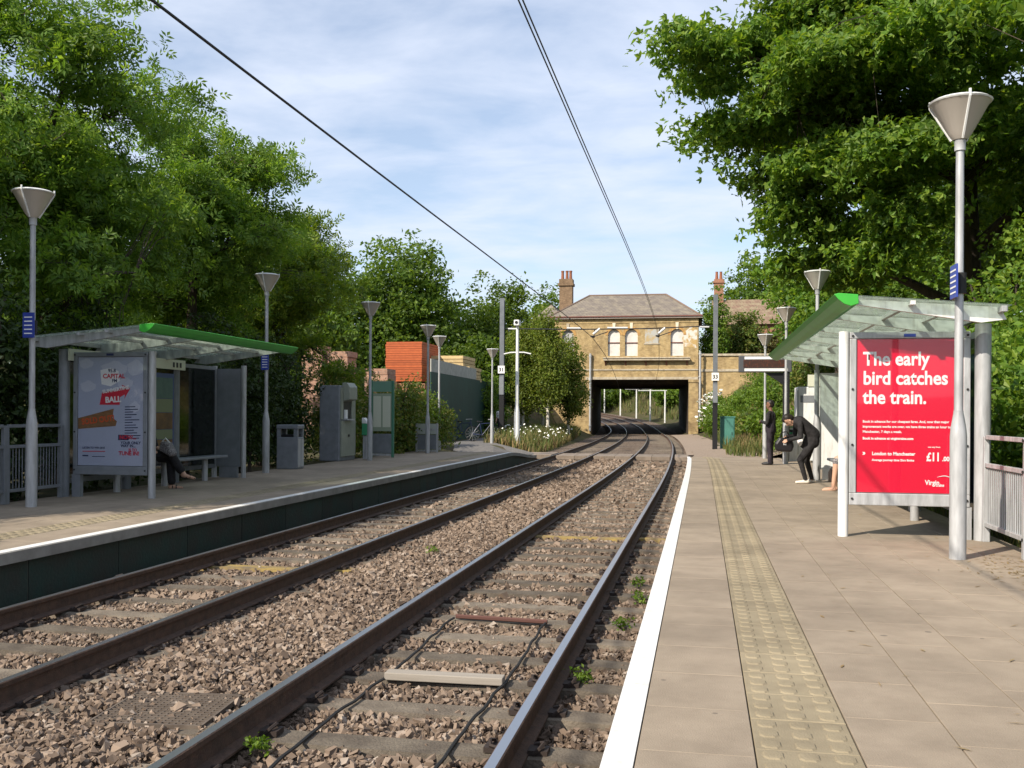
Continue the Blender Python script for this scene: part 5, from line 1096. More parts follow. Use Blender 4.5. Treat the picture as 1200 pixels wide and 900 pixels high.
for i, (x, y, rx, ry, h, mt_, lab) in enumerate(hb): bush(lab, x, y, rx, ry, h, 40 + i, mt_, n=330 if y < 27 else 220, per=34, leaf=.11, group=HG)
bush('pale flowering bush at the left edge beside the blue sign', -10.6, 12.2, .8, .9, 3.0, 60, pm('pale_blossom_leaf', (.22, .22, .11), .7, 0, (.10, .15, .05), 20), leaf=.09, n=120, per=34)
# trees in the middle distance on the left
def bg(label, x, y, H, rw, seed, mat, leaf=.30, n=520, per=26, low=1.5, group='trees in the distance', cl=.8, **k):
    cz = (H + low) / 2; e = [(0, 0, cz, rw, rw, (H - low) / 2), (rw * .4, -rw * .2, cz + (H - low) * .12, rw * .6, rw * .6, (H - low) * .33), (-rw * .45, 0, cz - (H - low) * .05, rw * .6, rw * .6, (H - low) * .34)]
    return tree('broadleaf_tree', label, 'tree', gtree(x, y), e, n, per, leaf, 'oval', [mat, 'bark'], seed, cl_r=cl, trunk_r=.3, limbs=12, group=group, twigs=False, **k)
bg('big rounded tree behind the orange stack', -20.5, 66, 13.6, 4.2, 71, 'leaf_bg', n=900, per=30)
bg('dark tree left of the big rounded tree', -25.5, 64, 11.0, 4.4, 72, 'leaf_bg', n=620)
bg('tree behind the left mast and camera pole', -15.6, 76, 12.0, 2.9, 73, 'leaf_dark', n=480)
bg('dark tree between the big tree and the mast', -17.2, 72, 9.8, 3.0, 74, 'leaf_dark', n=460)
bg('low tree behind the left rear roof', -17.6, 112, 14.2, 3.2, 75, 'leaf_bg', n=300, leaf=.4)
bg('low dark tree behind the green hoarding', -14.8, 64, 6.6, 2.6, 76, 'leaf_dark', n=330)
bg('tree filling the gap behind the brick stacks', -23.0, 55, 8.2, 3.6, 77, 'leaf_bg', n=500)
bg('tree behind the leafy left trees', -21.0, 42, 8.6, 3.4, 78, 'leaf_dark', n=480, leaf=.24)
bg('farther dark tree behind the left shelter', -20.5, 31, 7.0, 3.2, 79, 'leaf_dark', n=460, leaf=.22)
bg('farther dark tree behind the left railing', -20.5, 22, 6.6, 3.2, 80, 'leaf_dark', n=460, leaf=.22)
bush('bright green bush between the hoarding and the mast', -12.6, 57.5, 1.5, 1.5, 4.2, 81, 'leaf_light', leaf=.16, n=200)
# birches in front of the bridge
BG_ = 'slender birches beside the bridge'
for i, (x, y, h, r_, lab) in enumerate(((-11.4, 63.5, 7.4, 1.0, 'leftmost slender birch beside the bridge'), (-10.5, 66.0, 8.2, 1.15, 'second slender birch from the left beside the bridge'), (-9.7, 63.0, 8.0, 1.1, 'pale trunked birch in the middle of the birches'), (-8.8, 66.5, 6.9, 1.1, 'rightmost slender birch closest to the bridge opening'), (-12.4, 67.0, 7.0, 1.1, 'rear birch behind the other slender birches'))):
    tree('birch_tree', lab, 'tree', gtree(x, y), [(0, 0, h * .60, r_, r_, h * .40), (.2, -.2, h * .42, r_ * .95, r_ * .95, h * .22), (-.1, 0, h * .8, r_ * .6, r_ * .6, h * .2)], 300, 30, .17, 'oval', ['leaf_birch', 'birch'], 90 + i, cl_r=.42, trunk_r=.10, limbs=10, group=BG_, twigs=False, droop=.6, up=.2, flat=1.0)
# big sycamore over the right platform
tree('sycamore_tree', 'huge sycamore overhanging the right platform from behind the shelter', 'tree', gtree(6.4, 25.5),
     [(0.2, 0, 8.6, 5.6, 5.0, 5.2), (-3.6, -1.0, 6.6, 2.7, 2.6, 2.2), (-3.4, -.5, 9.4, 3.0, 2.6, 1.9), (-1.5, -2.0, 11.6, 4.6, 3.4, 1.8), (1.8, -3.0, 6.2, 3.4, 2.8, 3.0), (-4.2, 0.0, 8.0, 2.3, 2.3, 1.2), (-4.8, -.6, 10.6, 1.7, 1.6, .8), (-3.9, -.3, 5.4, 1.5, 1.8, 1.0)],
     1700, 42, .158, 'maple', ['leaf_syc', 'bark'], 101, cl_r=.55, trunk_r=.36, limbs=30, up=.38, flat=.5, inner=1.9, lumps=.18, droop=.4, boughs=(95, 1.35, .42),
     arms=[(-6.81, -2.5, 9.02), (-6.15, -1.5, 8.67), (-5.91, -0.5, 7.51), (-5.26, -1.5, 9.32), (-4.72, -0.5, 6.42), (-5.05, -1.5, 7.7), (-4.0, -0.5, 5.5), (-4.05, 0.5, 4.48), (-3.1, 0.5, 4.14), (-3.67, -1.5, 6.31), (-4.18, -1.5, 8.26), (-3.09, -1.5, 6.83), (-2.89, -0.5, 5.15), (-2.22, -1.5, 4.38), (-4.02, -0.5, 10.02), (-3.14, -2.5, 8.45), (-2.14, -3.5, 6.26), (-1.99, -2.5, 5.18), (-2.61, -1.5, 5.97)])
tree('sycamore_tree', 'nearer sycamore whose leaves hang behind the tall right lamp', 'tree', gtree(7.8, 15.0),
     [(0, 0, 6.5, 3.6, 4.0, 4.3), (-1.6, -1.5, 7.6, 2.4, 2.4, 2.6), (-1.9, -2.2, 4.9, 1.7, 2.0, 1.8)], 1000, 30, .150, 'maple', ['leaf_syc', 'bark'], 102, cl_r=.45, trunk_r=.28, limbs=18, droop=.35, boughs=(60, 1.1, .38))
RG_ = 'bushes on the bank behind the right platform'
rb = [(4.3, 10.4, .9, 1.3, 2.8, 'leaf_light', 'bright bush behind the right railing at the picture edge'), (4.5, 13.0, 1.0, 1.4, 3.2, 'leaf_syc', 'bush behind the red poster'), (4.7, 16.0, 1.1, 1.5, 3.2, 'leaf_syc', 'bush behind the middle of the right shelter'), (4.8, 19.2, 1.1, 1.6, 3.0, 'leaf_syc', 'bush behind the far half of the right shelter'), (5.0, 22.8, 1.2, 1.6, 3.0, 'leaf_bush', 'bush behind the end screen of the right shelter'), (5.2, 26.6, 1.3, 1.8, 3.0, 'leaf_light', 'bush behind the white machine cabinet'), (5.0, 31.0, 1.3, 1.8, 2.9, 'leaf_light', 'tall leafy bush right of the departure display'), (4.5, 35.6, 1.2, 1.6, 1.8, 'leaf_light', 'leafy bush behind the man in black'), (3.8, 39.8, 1.1, 1.3, 1.25, 'leaf_light', 'low bright bush at the end of the right platform'), (6.6, 38, 1.6, 2.0, 3.0, 'leaf_bg', 'taller bush high on the right bank'), (3.4, 46, 1.3, 1.6, 1.4, 'leaf_light', 'low bush between the teal cabinet and the platform end'), (5.5, 48, 1.8, 2.4, 2.8, 'leaf_bush', 'olive bush on the bank right of the display'), (2.4, 58, 1.0, 2.0, 1.7, 'leaf_light', 'leafy bush on the bank behind the teal cabinet'), (4.6, 63, 2.0, 2.6, 2.6, 'leaf_light', 'wide bush below the parapet wall'), (1.2, 74, .9, 2.4, 2.6, 'leaf_light', 'climbing bush beside the right bridge pier'), (.9, 80, .9, 2.0, 3.4, 'leaf_light', 'white flowering elder beside the bridge opening'), (6.1, 14.6, 1.3, 1.6, 4.6, 'leaf_syc', 'tall sapling thicket rising above the near end of the right shelter roof'), (6.2, 18.6, 1.4, 1.8, 5.0, 'leaf_syc', 'tall sapling thicket behind the middle of the right shelter roof'), (6.0, 22.6, 1.3, 1.8, 4.6, 'leaf_syc', 'tall sapling thicket behind the far end of the right shelter roof'), (5.6, 10.6, 1.1, 1.4, 4.0, 'leaf_light', 'bright tall thicket at the right picture edge above the railing'), (2.7, 53, .9, 1.4, 1.7, 'leaf_bush', 'olive bush just behind the teal cabinet'), (4.3, 56.5, 1.5, 1.8, 2.3, 'leaf_light', 'bright bush between the teal cabinet and the wide bush'), (2.9, 69.5, 1.5, 2.2, 2.4, 'leaf_light', 'bush in the middle of the bank under the parapet wall'), (5.6, 75, 2.0, 2.4, 2.4, 'leaf_bush', 'olive bush high on the bank under the parapet wall'), (3.2, 80, 1.5, 2.0, 1.8, 'leaf_light', 'bush growing against the foot of the parapet wall')]
for i, (x, y, rx, ry, h, mt_, lab) in enumerate(rb): bush(lab, x, y, rx, ry, h, 120 + i, mt_, n=240, per=30, leaf=.12 if y < 30 else .17, group=RG_, cl=.38 if y < 30 else .5)
bush('tall ivy mass covering the house beside the station roof', 3.4, 93.5, 2.0, 1.6, 6.2, 150, 'leaf_bush', leaf=.24, n=420, cl=.6, zoff=1.0)
bush('brownish creeper over the house wall right of the ivy', 7.0, 93.6, 2.2, 1.4, 5.0, 151, leaf_mat('creeper_leaf', (.10, .075, .025), (.14, .115, .035), (.10, .14, .03)), leaf=.24, n=360, cl=.6, zoff=1.0)
bush('green tree top right of the station house wall', 1.0, 90.3, 1.25, 1.1, 9.6, 152, 'leaf_light', leaf=.22, n=330, cl=.5, zoff=2.6)
bg('large tree behind the chimney right of the station house', 6.2, 116, 15.2, 4.6, 153, 'leaf_bg', n=620, leaf=.42)
bg('leafy tree behind the white lamps of the right platform', 5.9, 45, 7.2, 3.1, 158, 'leaf_syc', n=560, leaf=.24)
bg('leafy tree right of the ivy covered house', 8.6, 68, 9.0, 3.4, 159, 'leaf_bg', n=420)
bg('round tree behind the right sycamore', 13.5, 60, 10.5, 4.5, 154, 'leaf_bg', n=560)
bg('tree on the right bank behind the bushes', 10.5, 42, 9.5, 4.0, 155, 'leaf_syc', n=620, leaf=.24)
bg('dark tree on the right bank behind the shelter', 10.5, 31, 9.0, 3.8, 156, 'leaf_dark', n=560, leaf=.22)
bg('dark tree behind the nearer sycamore', 11.5, 21, 9.0, 3.6, 157, 'leaf_dark', n=520, leaf=.22)
# growth beyond the bridge
for i, (x, y, rx, h, mt_, lab) in enumerate(((-3.2, 128, 2.6, 3.6, 'leaf_light', 'rightmost bush seen through the bridge'), (-6.0, 140, 3.0, 4.4, 'leaf_bg', 'bush behind the white poles right of centre'), (-9.5, 148, 3.2, 4.6, 'leaf_light', 'bush behind the white poles at centre'), (-13.5, 150, 3.2, 4.6, 'leaf_bg', 'bush behind the white poles left of centre'), (-17.5, 146, 3.0, 4.8, 'leaf_dark', 'leftmost dark bush seen through the bridge'), (-10.5, 162, 4.5, 9.0, 'leaf_dark', 'tall dark thicket closing the view beyond the bridge'), (-2.0, 150, 4.5, 8.0, 'leaf_bg', 'tall thicket to the right beyond the bridge'), (-20, 160, 4.5, 9.0, 'leaf_bg', 'tall thicket to the left beyond the bridge'))):
    bush(lab, x, y, rx, rx, h, 170 + i, mt_, leaf=.35, n=260, per=24, cl=.8, group='growth beyond the bridge')

# grass and flowers
def blades(name, label, zone, n, h, mat, seed, wdt=.012, cat='grass'):
    rg = np.random.default_rng(seed); pts = zone(rg, n); n = len(pts); z = gz(pts[:, 0], pts[:, 1]) - .02
    P = np.column_stack([pts, z]); az = rg.uniform(0, 6.283, n); hh = h * rg.uniform(.45, 1.25, n); d = np.column_stack([np.cos(az), np.sin(az), np.zeros(n)]); e = np.column_stack([-np.sin(az), np.cos(az), np.zeros(n)]); up_ = np.array([[0, 0, 1.0]])
    ln = rg.uniform(.1, .55, n)[:, None] * hh[:, None]; w_ = wdt * rg.uniform(.7, 1.4, n)[:, None]
    p0 = P - e * w_; p1 = P + e * w_; p2 = P + d * ln * .35 + up_ * hh[:, None] * .6 + e * w_ * .7; p3 = P + d * ln * .35 + up_ * hh[:, None] * .6 - e * w_ * .7; p4 = P + d * ln + up_ * hh[:, None] + e * w_ * .1; p5 = P + d * ln + up_ * hh[:, None] - e * w_ * .1
    V = np.stack([p0, p1, p2, p3, p4, p5], 1).reshape(-1, 3); k = np.arange(n)[:, None] * 6; F = np.concatenate([k + np.array([[0, 1, 2, 3]]), k + np.array([[3, 2, 4, 5]])])
    return fast_mesh(name, V, F, mat, label, cat)
def zone_box(x0, x1, y0, y1, f=None):
    def z(rg, n):
        p = np.column_stack([rg.uniform(x0, x1, n), rg.uniform(y0, y1, n)])
        if f is not None: p = p[f(p[:, 0], p[:, 1])]
        return p
    return z
def vl(x, y): s, o = soff(x, y); return (o < -6.9 - .02 * (y - 43)) & ((o > -9.3) | (y > 60)) & ((x > -10.0) | (y > 52))
blades('grass', 'green grass on the verge left of the track by the camera pole', zone_box(-13, -6.5, 43.2, 80, vl), 16000, .62, 'grass', 201, .018)
blades('dry_grass', 'straw coloured dry grass on the verge below the birches', zone_box(-10, -6.4, 43.2, 74, vl), 7000, .42, 'straw', 202, .018)
def vr(x, y): s, o = soff(x, y); return (o > 1.5 + .4 * np.sin(y)) | ((y < 47) & (x > 3.3))
blades('grass', 'green grass covering the bank right of the track', zone_box(1.0, 9, 40, 86, vr), 22000, .6, 'grass', 203, .02)
blades('dry_grass', 'pale dry grass band on the right bank', zone_box(1.6, 8.5, 43, 62, vr), 7000, .6, 'straw', 204, .018)
def vrr(x, y): return x > 3.25
blades('grass', 'grass and weeds along the back of the right platform', zone_box(3.2, 6, 7, 40, vrr), 9000, .38, 'grass', 205, .012)
blades('grass', 'long grass on the banks beyond the bridge', zone_box(-26, 4, 112, 160, lambda x, y: np.abs(soff(x, y)[1] + 3.3) > 6.6), 16000, .9, 'grass', 206, .035)
def daisies():
    rg = np.random.default_rng(207); n = 0; k = 0
    V = []; F = []; c0 = 0; pts = np.concatenate([zone_box(-9.4, -7.3, 45, 58, vl)(rg, 60), zone_box(-9.0, -7.6, 58, 68, vl)(rg, 40), zone_box(-11.0, -9.6, 52.2, 56)(rg, 14)])
    for x, y in pts:
        z = gz1(x, y) + rg.uniform(.45, .78); r_ = rg.uniform(.03, .055); m_ = 7; nx_, ny_ = rg.uniform(-.5, .5), rg.uniform(-.9, .1)
        ring = [(x + r_ * math.cos(i * 6.283 / m_), y + r_ * math.sin(i * 6.283 / m_), z - nx_ * r_ * math.cos(i * 6.283 / m_) - ny_ * r_ * math.sin(i * 6.283 / m_)) for i in range(m_)]
        mbd.add(ring + [(x, y, z + .015)], [(i, (i + 1) % m_, m_) for i in range(m_)])
mbd = MB(); daisies(); o = obj('daisies', mbd, 'petal', kind='stuff'); o['label'] = 'white daisies scattered through the verge by the camera pole'; o['category'] = 'flowers'
mbd = MB(); rg = np.random.default_rng(208)
for _ in range(150):
    x, y, z = rg.normal(.55, .45), rg.normal(80, 1.4), 0; z = gz1(x, y) + rg.uniform(.8, 3.3); r_ = rg.uniform(.06, .16)
    mbd.add([(x + r_ * math.cos(i * .9), y - .2 - rg.uniform(0, .9), z + r_ * .6 * math.sin(i * .9)) for i in range(7)], [tuple(range(7))])
o = obj('elder_blossom', mbd, 'petal', kind='stuff'); o['label'] = 'cream elder blossom beside the bridge pier'; o['category'] = 'flowers'
# little weeds in the ballast
for i, (s_, o_, r_, lab) in enumerate(((12.2, -3.35, .09, 'small bright weed between the two tracks'), (8.4, -.66, .07, 'weed beside the near rail under the platform edge'), (9.6, -.58, .10, 'largest weed clump between near rail and platform edge'), (10.5, -.62, .11, 'weed clump farthest along the platform edge'), (6.6, -.78, .07, 'tiny weed right of the near rail'), (4.9, -2.28, .06, 'tiny weed left of the black cable'))):
    p = TP(s_, o_, -.17); e = [(0, 0, .05, r_, r_ * 1.2, .06)]
    tree('weed', lab, 'weed', p, e, 11, 8, .035, 'oval', ['leaf_light', 'twig'], 220 + i, cl_r=.05, trunk_r=.004, limbs=4, group='weeds in the ballast', twigs=False)

# ------------------------------------------------------------------ people: one continuous remeshed body each, coloured by garment
def person(label, loc, rz, caps, mats, voxel=.011, extra=None):
    """caps: (p0, p1, r0, r1, material index); coordinates relative to loc, facing +x"""
    t = thing('person', label, 'person', loc, rz=rz)
    mb = MB()
    for p0, p1, r0, r1, mi in caps:
        a, b = Vector(p0), Vector(p1); d = b - a; L = d.length
        if L < 1e-5: d = Vector((0, 0, 1)); a = a - d * 1e-4; b = b + d * 1e-4; L = (b - a).length
        d = d.normalized(); pts = []; rad = []
        for k in range(5): th = -math.pi / 2 + k * math.pi / 8; pts.append(a + d * r0 * math.sin(th)); rad.append(max(r0 * math.cos(th), .0008))
        for k in range(5): th = k * math.pi / 8; pts.append(b + d * r1 * math.sin(th)); rad.append(max(r1 * math.cos(th), .0008))
        mb.tube(pts, rad, 10)
    me = mb.mesh('body_src'); o = bpy.data.objects.new('body_src', me); C.objects.link(o)
    rm = o.modifiers.new('r', 'REMESH'); rm.mode = 'VOXEL'; rm.voxel_size = voxel
    sm_ = o.modifiers.new('s', 'SMOOTH'); sm_.factor = .5; sm_.iterations = 4
    dg = bpy.context.evaluated_depsgraph_get(); out = bpy.data.meshes.new_from_object(o.evaluated_get(dg)); bpy.data.objects.remove(o)
    n = len(out.polygons); cen = np.empty(n * 3); out.polygons.foreach_get('center', cen); cen = cen.reshape(-1, 3); best = np.full(n, 9e9); mi_ = np.zeros(n, np.int32)
    for p0, p1, r0, r1, mi in caps:
        a, b = np.array(p0, float), np.array(p1, float); ab = b - a; h = np.clip(((cen - a) @ ab) / max(ab @ ab, 1e-9), 0, 1); d = np.linalg.norm(cen - a - h[:, None] * ab, axis=1) - (r0 + (r1 - r0) * h)
        k = d < best; best[k] = d[k]; mi_[k] = mi
    out.materials.clear()
    for m in mats: out.materials.append(M[m])
    out.polygons.foreach_set('material_index', mi_); out.polygons.foreach_set('use_smooth', [True] * n); out.name = 'body'
    obj('body', out, mats, t)
    return t
def head(c, f, up, hair_i, skin_i, cap=True):
    """c = head centre, f = facing, up = crown direction"""
    c, f, up = Vector(c), Vector(f).normalized(), Vector(up).normalized(); f = (f - up * f.dot(up)).normalized(); s = up.cross(f)
    q = [(c + up * .03, c - up * .035 + f * .012, .088, .070, skin_i), (c - up * .07 + f * .035, c - up * .085 + f * .04, .048, .040, skin_i), (c + f * .092 - up * .005, c + f * .100 - up * .03, .010, .016, skin_i)]
    q += [(c + s * .078 - up * .01, c + s * .082 - up * .04, .016, .012, skin_i), (c - s * .078 - up * .01, c - s * .082 - up * .04, .016, .012, skin_i)]
    q += [(c + up * .045 - f * .02, c + up * .0 - f * .045, .092, .080, hair_i), (c + up * .07 + f * .03, c + up * .06 - f * .02, .062, .075, hair_i)]
    return q
def face(t, c, f, up):
    c, f, up = Vector(c), Vector(f).normalized(), Vector(up).normalized(); f = (f - up * f.dot(up)).normalized(); s = up.cross(f)
    for sg in (-1, 1):
        mb = MB(); p = c + f * .081 + s * sg * .032 + up * .002; mb.tube([p - s * .012, p, p + s * .012], [.002, .008, .002], 6); obj('eye', mb, 'hair', t)
    mb = MB(); p = c + f * .088 - up * .066; mb.tube([p - s * .024, p + f * .004, p + s * .024], [.002, .006, .002], 6); obj('mouth', mb, pm('lip', (.32, .12, .10), .6), t)
def hand(w, d, n, i, curl=.5, k=1.0):
    """wrist w, finger direction d, palm normal n"""
    w, d, n = Vector(w), Vector(d).normalized(), Vector(n).normalized(); s = d.cross(n); q = [(w, w + d * .075 * k, .026 * k, .024 * k, i), (w + s * .018 + d * .03, w + s * .022 + d * .08, .018, .015, i), (w - s * .018 + d * .03, w - s * .022 + d * .08, .018, .015, i)]
    for j, L in enumerate((.066, .078, .073, .056)):
        b = w + d * .088 + s * (.030 - .020 * j); m_ = b + d * L * .55 + n * L * curl * .35; e = m_ + d * L * .35 * (1 - curl * .5) + n * L * curl * .6; q += [(b, m_, .0095, .009, i), (m_, e, .009, .0075, i)]
    b = w + s * .03 + d * .02; m_ = b + s * .028 + d * .028 + n * .01; q += [(b, m_, .012, .0105, i), (m_, m_ + d * .032 + n * .012, .0105, .0085, i)]
    return q
def shoe(heel, toe, i, r_=.042):
    heel, toe = Vector(heel), Vector(toe); return [(heel, heel.lerp(toe, .5), r_, r_ * .95, i), (heel.lerp(toe, .5), toe, r_ * .95, r_ * .72, i)]

# man in black with folded arms; materials: skin, hair, top, trousers, shoes
c0 = (0.03, 0, 1.60); caps = head(c0, (1, .25, 0), (0, 0, 1), 1, 0)
caps += [((0, 0, 1.42), (.015, 0, 1.52), .055, .052, 0), ((0, .0, 1.30), (-.01, 0, 1.10), .135, .120, 2), ((0, .09, 1.33), (0, .0, 1.05), .10, .11, 2), ((0, -.09, 1.33), (0, 0, 1.05), .10, .11, 2), ((0, -.14, 1.37), (0, .14, 1.37), .066, .066, 2), ((0, .05, 1.02), (0, .06, .92), .125, .125, 3), ((0, -.05, 1.02), (0, -.06, .92), .125, .125, 3),
         ((0, .19, 1.36), (.03, .25, 1.10), .058, .048, 2), ((.03, .25, 1.10), (.24, .06, 1.16), .046, .036, 2), ((0, -.19, 1.36), (.05, -.24, 1.10), .058, .048, 2), ((.05, -.24, 1.10), (.25, -.02, 1.13), .046, .036, 2),
         ((0, .09, .90), (.01, .10, .50), .092, .068, 3), ((.01, .10, .50), (-.02, .11, .09), .066, .062, 3), ((0, -.09, .90), (.03, -.12, .50), .092, .068, 3), ((.03, -.12, .50), (.03, -.14, .09), .066, .062, 3)]
caps += hand((.24, .06, 1.16), (.3, -1, .1), (-1, 0, 0), 0, .3) + hand((.25, -.02, 1.13), (.2, 1, .1), (-1, 0, 0), 0, .3) + shoe((-.05, .11, .045), (.17, .15, .035), 4) + shoe((.0, -.14, .045), (.22, -.17, .035), 4)
t = person('person in black standing with folded arms beside the display post', (1.80, 27.3, PZ), R(160), caps, ['skin_dark', 'hair', 'cloth_black', 'cloth_dark', 'black']); face(t, c0, (1, .25, 0), (0, 0, 1))
# woman bending over her bag
c0 = (.40, 0, 1.22); f0, u0 = (.55, 0, -.85), (.85, 0, .5); caps = head(c0, f0, u0, 1, 0)
caps += [((.28, 0, 1.19), (.37, 0, 1.20), .055, .05, 0), ((.20, 0, 1.18), (-.05, 0, .95), .135, .145, 2), ((.19, .09, 1.16), (-.06, .06, .93), .10, .125, 2), ((.19, -.09, 1.16), (-.06, -.06, .93), .10, .125, 2), ((.22, -.15, 1.17), (.22, .15, 1.17), .068, .068, 2), ((-.02, 0, .96), (.05, 0, .80), .15, .155, 2), ((.09, 0, 1.02), (.12, 0, .82), .10, .12, 3), ((-.05, .06, .84), (-.05, .06, .80), .13, .125, 4), ((-.05, -.06, .84), (-.05, -.06, .80), .13, .125, 4),
         ((.22, .19, 1.15), (.22, .26, .90), .056, .046, 2), ((.22, .26, .90), (.42, .10, .84), .045, .034, 2), ((.22, -.19, 1.15), (.24, -.25, .90), .056, .046, 2), ((.24, -.25, .90), (.43, -.07, .90), .045, .034, 2),
         ((-.03, .09, .78), (.20, .12, .46), .092, .066, 4), ((.20, .12, .46), (.10, .12, .09), .060, .042, 4), ((-.05, -.09, .78), (.03, -.14, .45), .092, .066, 4), ((.03, -.14, .45), (-.08, -.16, .09), .060, .042, 4), ((.10, .12, .10), (.10, .12, .06), .036, .034, 0), ((-.08, -.16, .10), (-.08, -.16, .06), .036, .034, 0)]
caps += hand((.42, .10, .84), (.8, -.5, -.2), (0, -.6, -.6), 0, .8) + hand((.43, -.07, .90), (.7, .4, -.5), (0, .6, -.6), 0, .8) + shoe((.06, .12, .04), (.27, .13, .03), 5, .038) + shoe((-.12, -.16, .04), (.08, -.18, .03), 5, .038)
t = person('person in black jacket and white shoes bending over a bag', (2.05, 20.0, PZ), R(186), caps, ['skin', 'hair', 'cloth_black', 'cloth_white', 'cloth_black', 'shoe_white']); face(t, c0, f0, u0)
bag = thing('handbag', 'black glossy handbag held by the bending person', 'bag', (1.58, 19.97, PZ + .62))
mb = MB(); mb.prism([(-.17, 0), (.13, -.02), (.18, .10), (.14, .24), (-.10, .27), (-.19, .14)], 'y', -.075, .075); obj('bag_body', mb, 'leather', bag, bev=.04)
obj('strap', MB().tube([(-.10, 0, .24), (-.06, 0, .36), (.04, 0, .38), (.12, 0, .22)], .013, 6), 'leather', bag); obj('buckle', MB().box((-.03, -.085, .12), (.03, -.074, .17)), 'galv', bag)
bt = thing('water_bottle', 'small clear bottle standing by the end post of the right shelter', 'bottle', (2.52, 20.6, PZ)); obj('bottle_body', MB().lathe([(.045, 0), (.05, .02), (.05, .19), (.02, .25), (.02, .27)], 12), pm('bottle', (.30, .22, .18), .2), bt, smooth=True); obj('bottle_cap', MB().lathe([(.022, .27), (.022, .30)], 10), 'sign_white', bt)
# seated woman hidden behind the red poster: bare legs show
def seated(lower, upper_m, shoes, hair, crossed):
    c0 = (.02, 0, 1.20); caps = head(c0, (1, 0, -.1), (0, 0, 1), 1, 0)
    caps += [((0, 0, 1.02), (.01, 0, 1.12), .055, .052, 0), ((-.02, 0, .92), (-.06, 0, .62), .13, .135, 2), ((-.02, .09, .93), (-.05, .06, .62), .095, .12, 2), ((-.02, -.09, .93), (-.05, -.06, .62), .095, .12, 2), ((0, -.14, .97), (0, .14, .97), .062, .062, 2), ((-.05, -.07, .56), (-.05, .07, .56), .135, .135, 3),
             ((0, .18, .96), (.06, .23, .70), .052, .043, 2), ((.06, .23, .70), (.28, .10, .62), .042, .032, 0), ((0, -.18, .96), (.06, -.23, .70), .052, .043, 2), ((.06, -.23, .70), (.28, -.08, .62), .042, .032, 0)] + hand((.28, .10, .62), (1, -.4, -.1), (0, 0, -1), 0, .3) + hand((.28, -.08, .62), (1, .4, -.1), (0, 0, -1), 0, .3)
    if crossed:
        caps += [((-.02, .09, .54), (.42, .06, .52), .095, .066, 3), ((.42, .06, .52), (.44, .07, .14), .075, .070, 3), ((.44, .07, .14), (.44, .07, .08), .040, .036, 0), ((-.02, -.09, .55), (.44, -.02, .64), .095, .070, 3), ((.44, -.02, .64), (.62, .04, .34), .080, .075, 3), ((.62, .04, .34), (.68, .05, .27), .040, .036, 0)]
        caps += shoe((.41, .07, .04), (.62, .09, .03), 0, .036) + shoe((.66, .05, .25), (.87, .05, .20), 0, .036)
    else:
        caps += [((-.02, .09, .54), (.40, .10, .52), .092, .065, 3), ((.40, .10, .52), (.45, .10, .10), .058, .036, 0), ((-.02, -.09, .54), (.38, -.10, .52), .092, .065, 3), ((.38, -.10, .52), (.40, -.10, .10), .058, .036, 0), ((.45, .10, .10), (.45, .10, .05), .036, .034, 0), ((.40, -.10, .10), (.40, -.10, .05), .036, .034, 0)]
        caps += shoe((.43, .10, .04), (.62, .11, .028), 0, .036) + shoe((.38, -.10, .04), (.57, -.12, .028), 0, .036)
    return caps, c0
caps, c0 = seated(0, 0, 0, 0, False)
t = person('person with bare legs sitting in the right shelter behind the red poster', (2.72, 18.3, PZ - .02), R(180), caps, ['skin', 'hair', 'cloth_white', 'cloth_pattern']); face(t, c0, (1, 0, -.1), (0, 0, 1))
obj('sandal_sole', MB().box((.40, -.17, 0), (.64, -.07, .018)), 'shoe_white', t); obj('sandal_sole', MB().box((.40, .06, 0), (.66, .16, .018)), 'shoe_white', t)
caps, c0 = seated(0, 0, 0, 0, True)
t = person('person in black trousers and sandals sitting cross legged in the left shelter', (-9.36, 15.6, PZ - .02), 0, caps, ['skin', 'hair', 'cloth_black', 'cloth_black']); face(t, c0, (1, 0, -.1), (0, 0, 1))
for a, b in ((.40, .0), (.66, .19)):
    mb = MB(); mb.box((a, .03, b), (a + .23, .12, b + .015)); obj('sandal_sole', mb, 'black', t)
    for k in (.06, .13): obj('sandal_strap', MB().tube([(a + k + .02, .02, b + .02), (a + k, .06, b + .075), (a + k + .02, .13, b + .02)], .010, 5), 'black', t)
lb = thing('patterned_bag', 'pale patterned bag resting on the lap in the left shelter', 'bag', (-9.02, 15.55, PZ + .66)); mb = MB(); mb.prism([(-.02, .0), (.20, -.12), (.24, -.06), (.14, .13), (.02, .15)], 'y', -.12, .08); obj('bag_body', mb, 'cloth_pattern', lb, bev=.03); obj('bag_trim', MB().tube([(.0, -.02, .14), (.06, -.02, .20), (.14, -.02, .12)], .012, 5), 'cloth_white', lb)
# distant walker in white on the path and two parked bicycles
c0 = (0.03, 0, 1.60); caps = head(c0, (1, 0, 0), (0, 0, 1), 1, 0)
caps += [((0, 0, 1.42), (.015, 0, 1.52), .055, .052, 0), ((0, 0, 1.30), (0, 0, 1.08), .15, .14, 2), ((0, -.15, 1.36), (0, .15, 1.36), .07, .07, 2), ((0, -.05, .98), (0, .05, .98), .13, .13, 3), ((0, .2, 1.35), (.05, .24, 1.08), .06, .046, 2), ((.05, .24, 1.08), (.2, .2, .95), .042, .032, 0), ((0, -.2, 1.35), (-.03, -.24, 1.08), .06, .046, 2), ((-.03, -.24, 1.08), (.08, -.22, .88), .042, .032, 0), ((0, .09, .92), (.14, .1, .5), .09, .066, 3), ((.14, .1, .5), (.05, .1, .09), .062, .05, 3), ((0, -.09, .92), (-.05, -.1, .5), .09, .066, 3), ((-.05, -.1, .5), (-.25, -.1, .12), .062, .05, 3)]
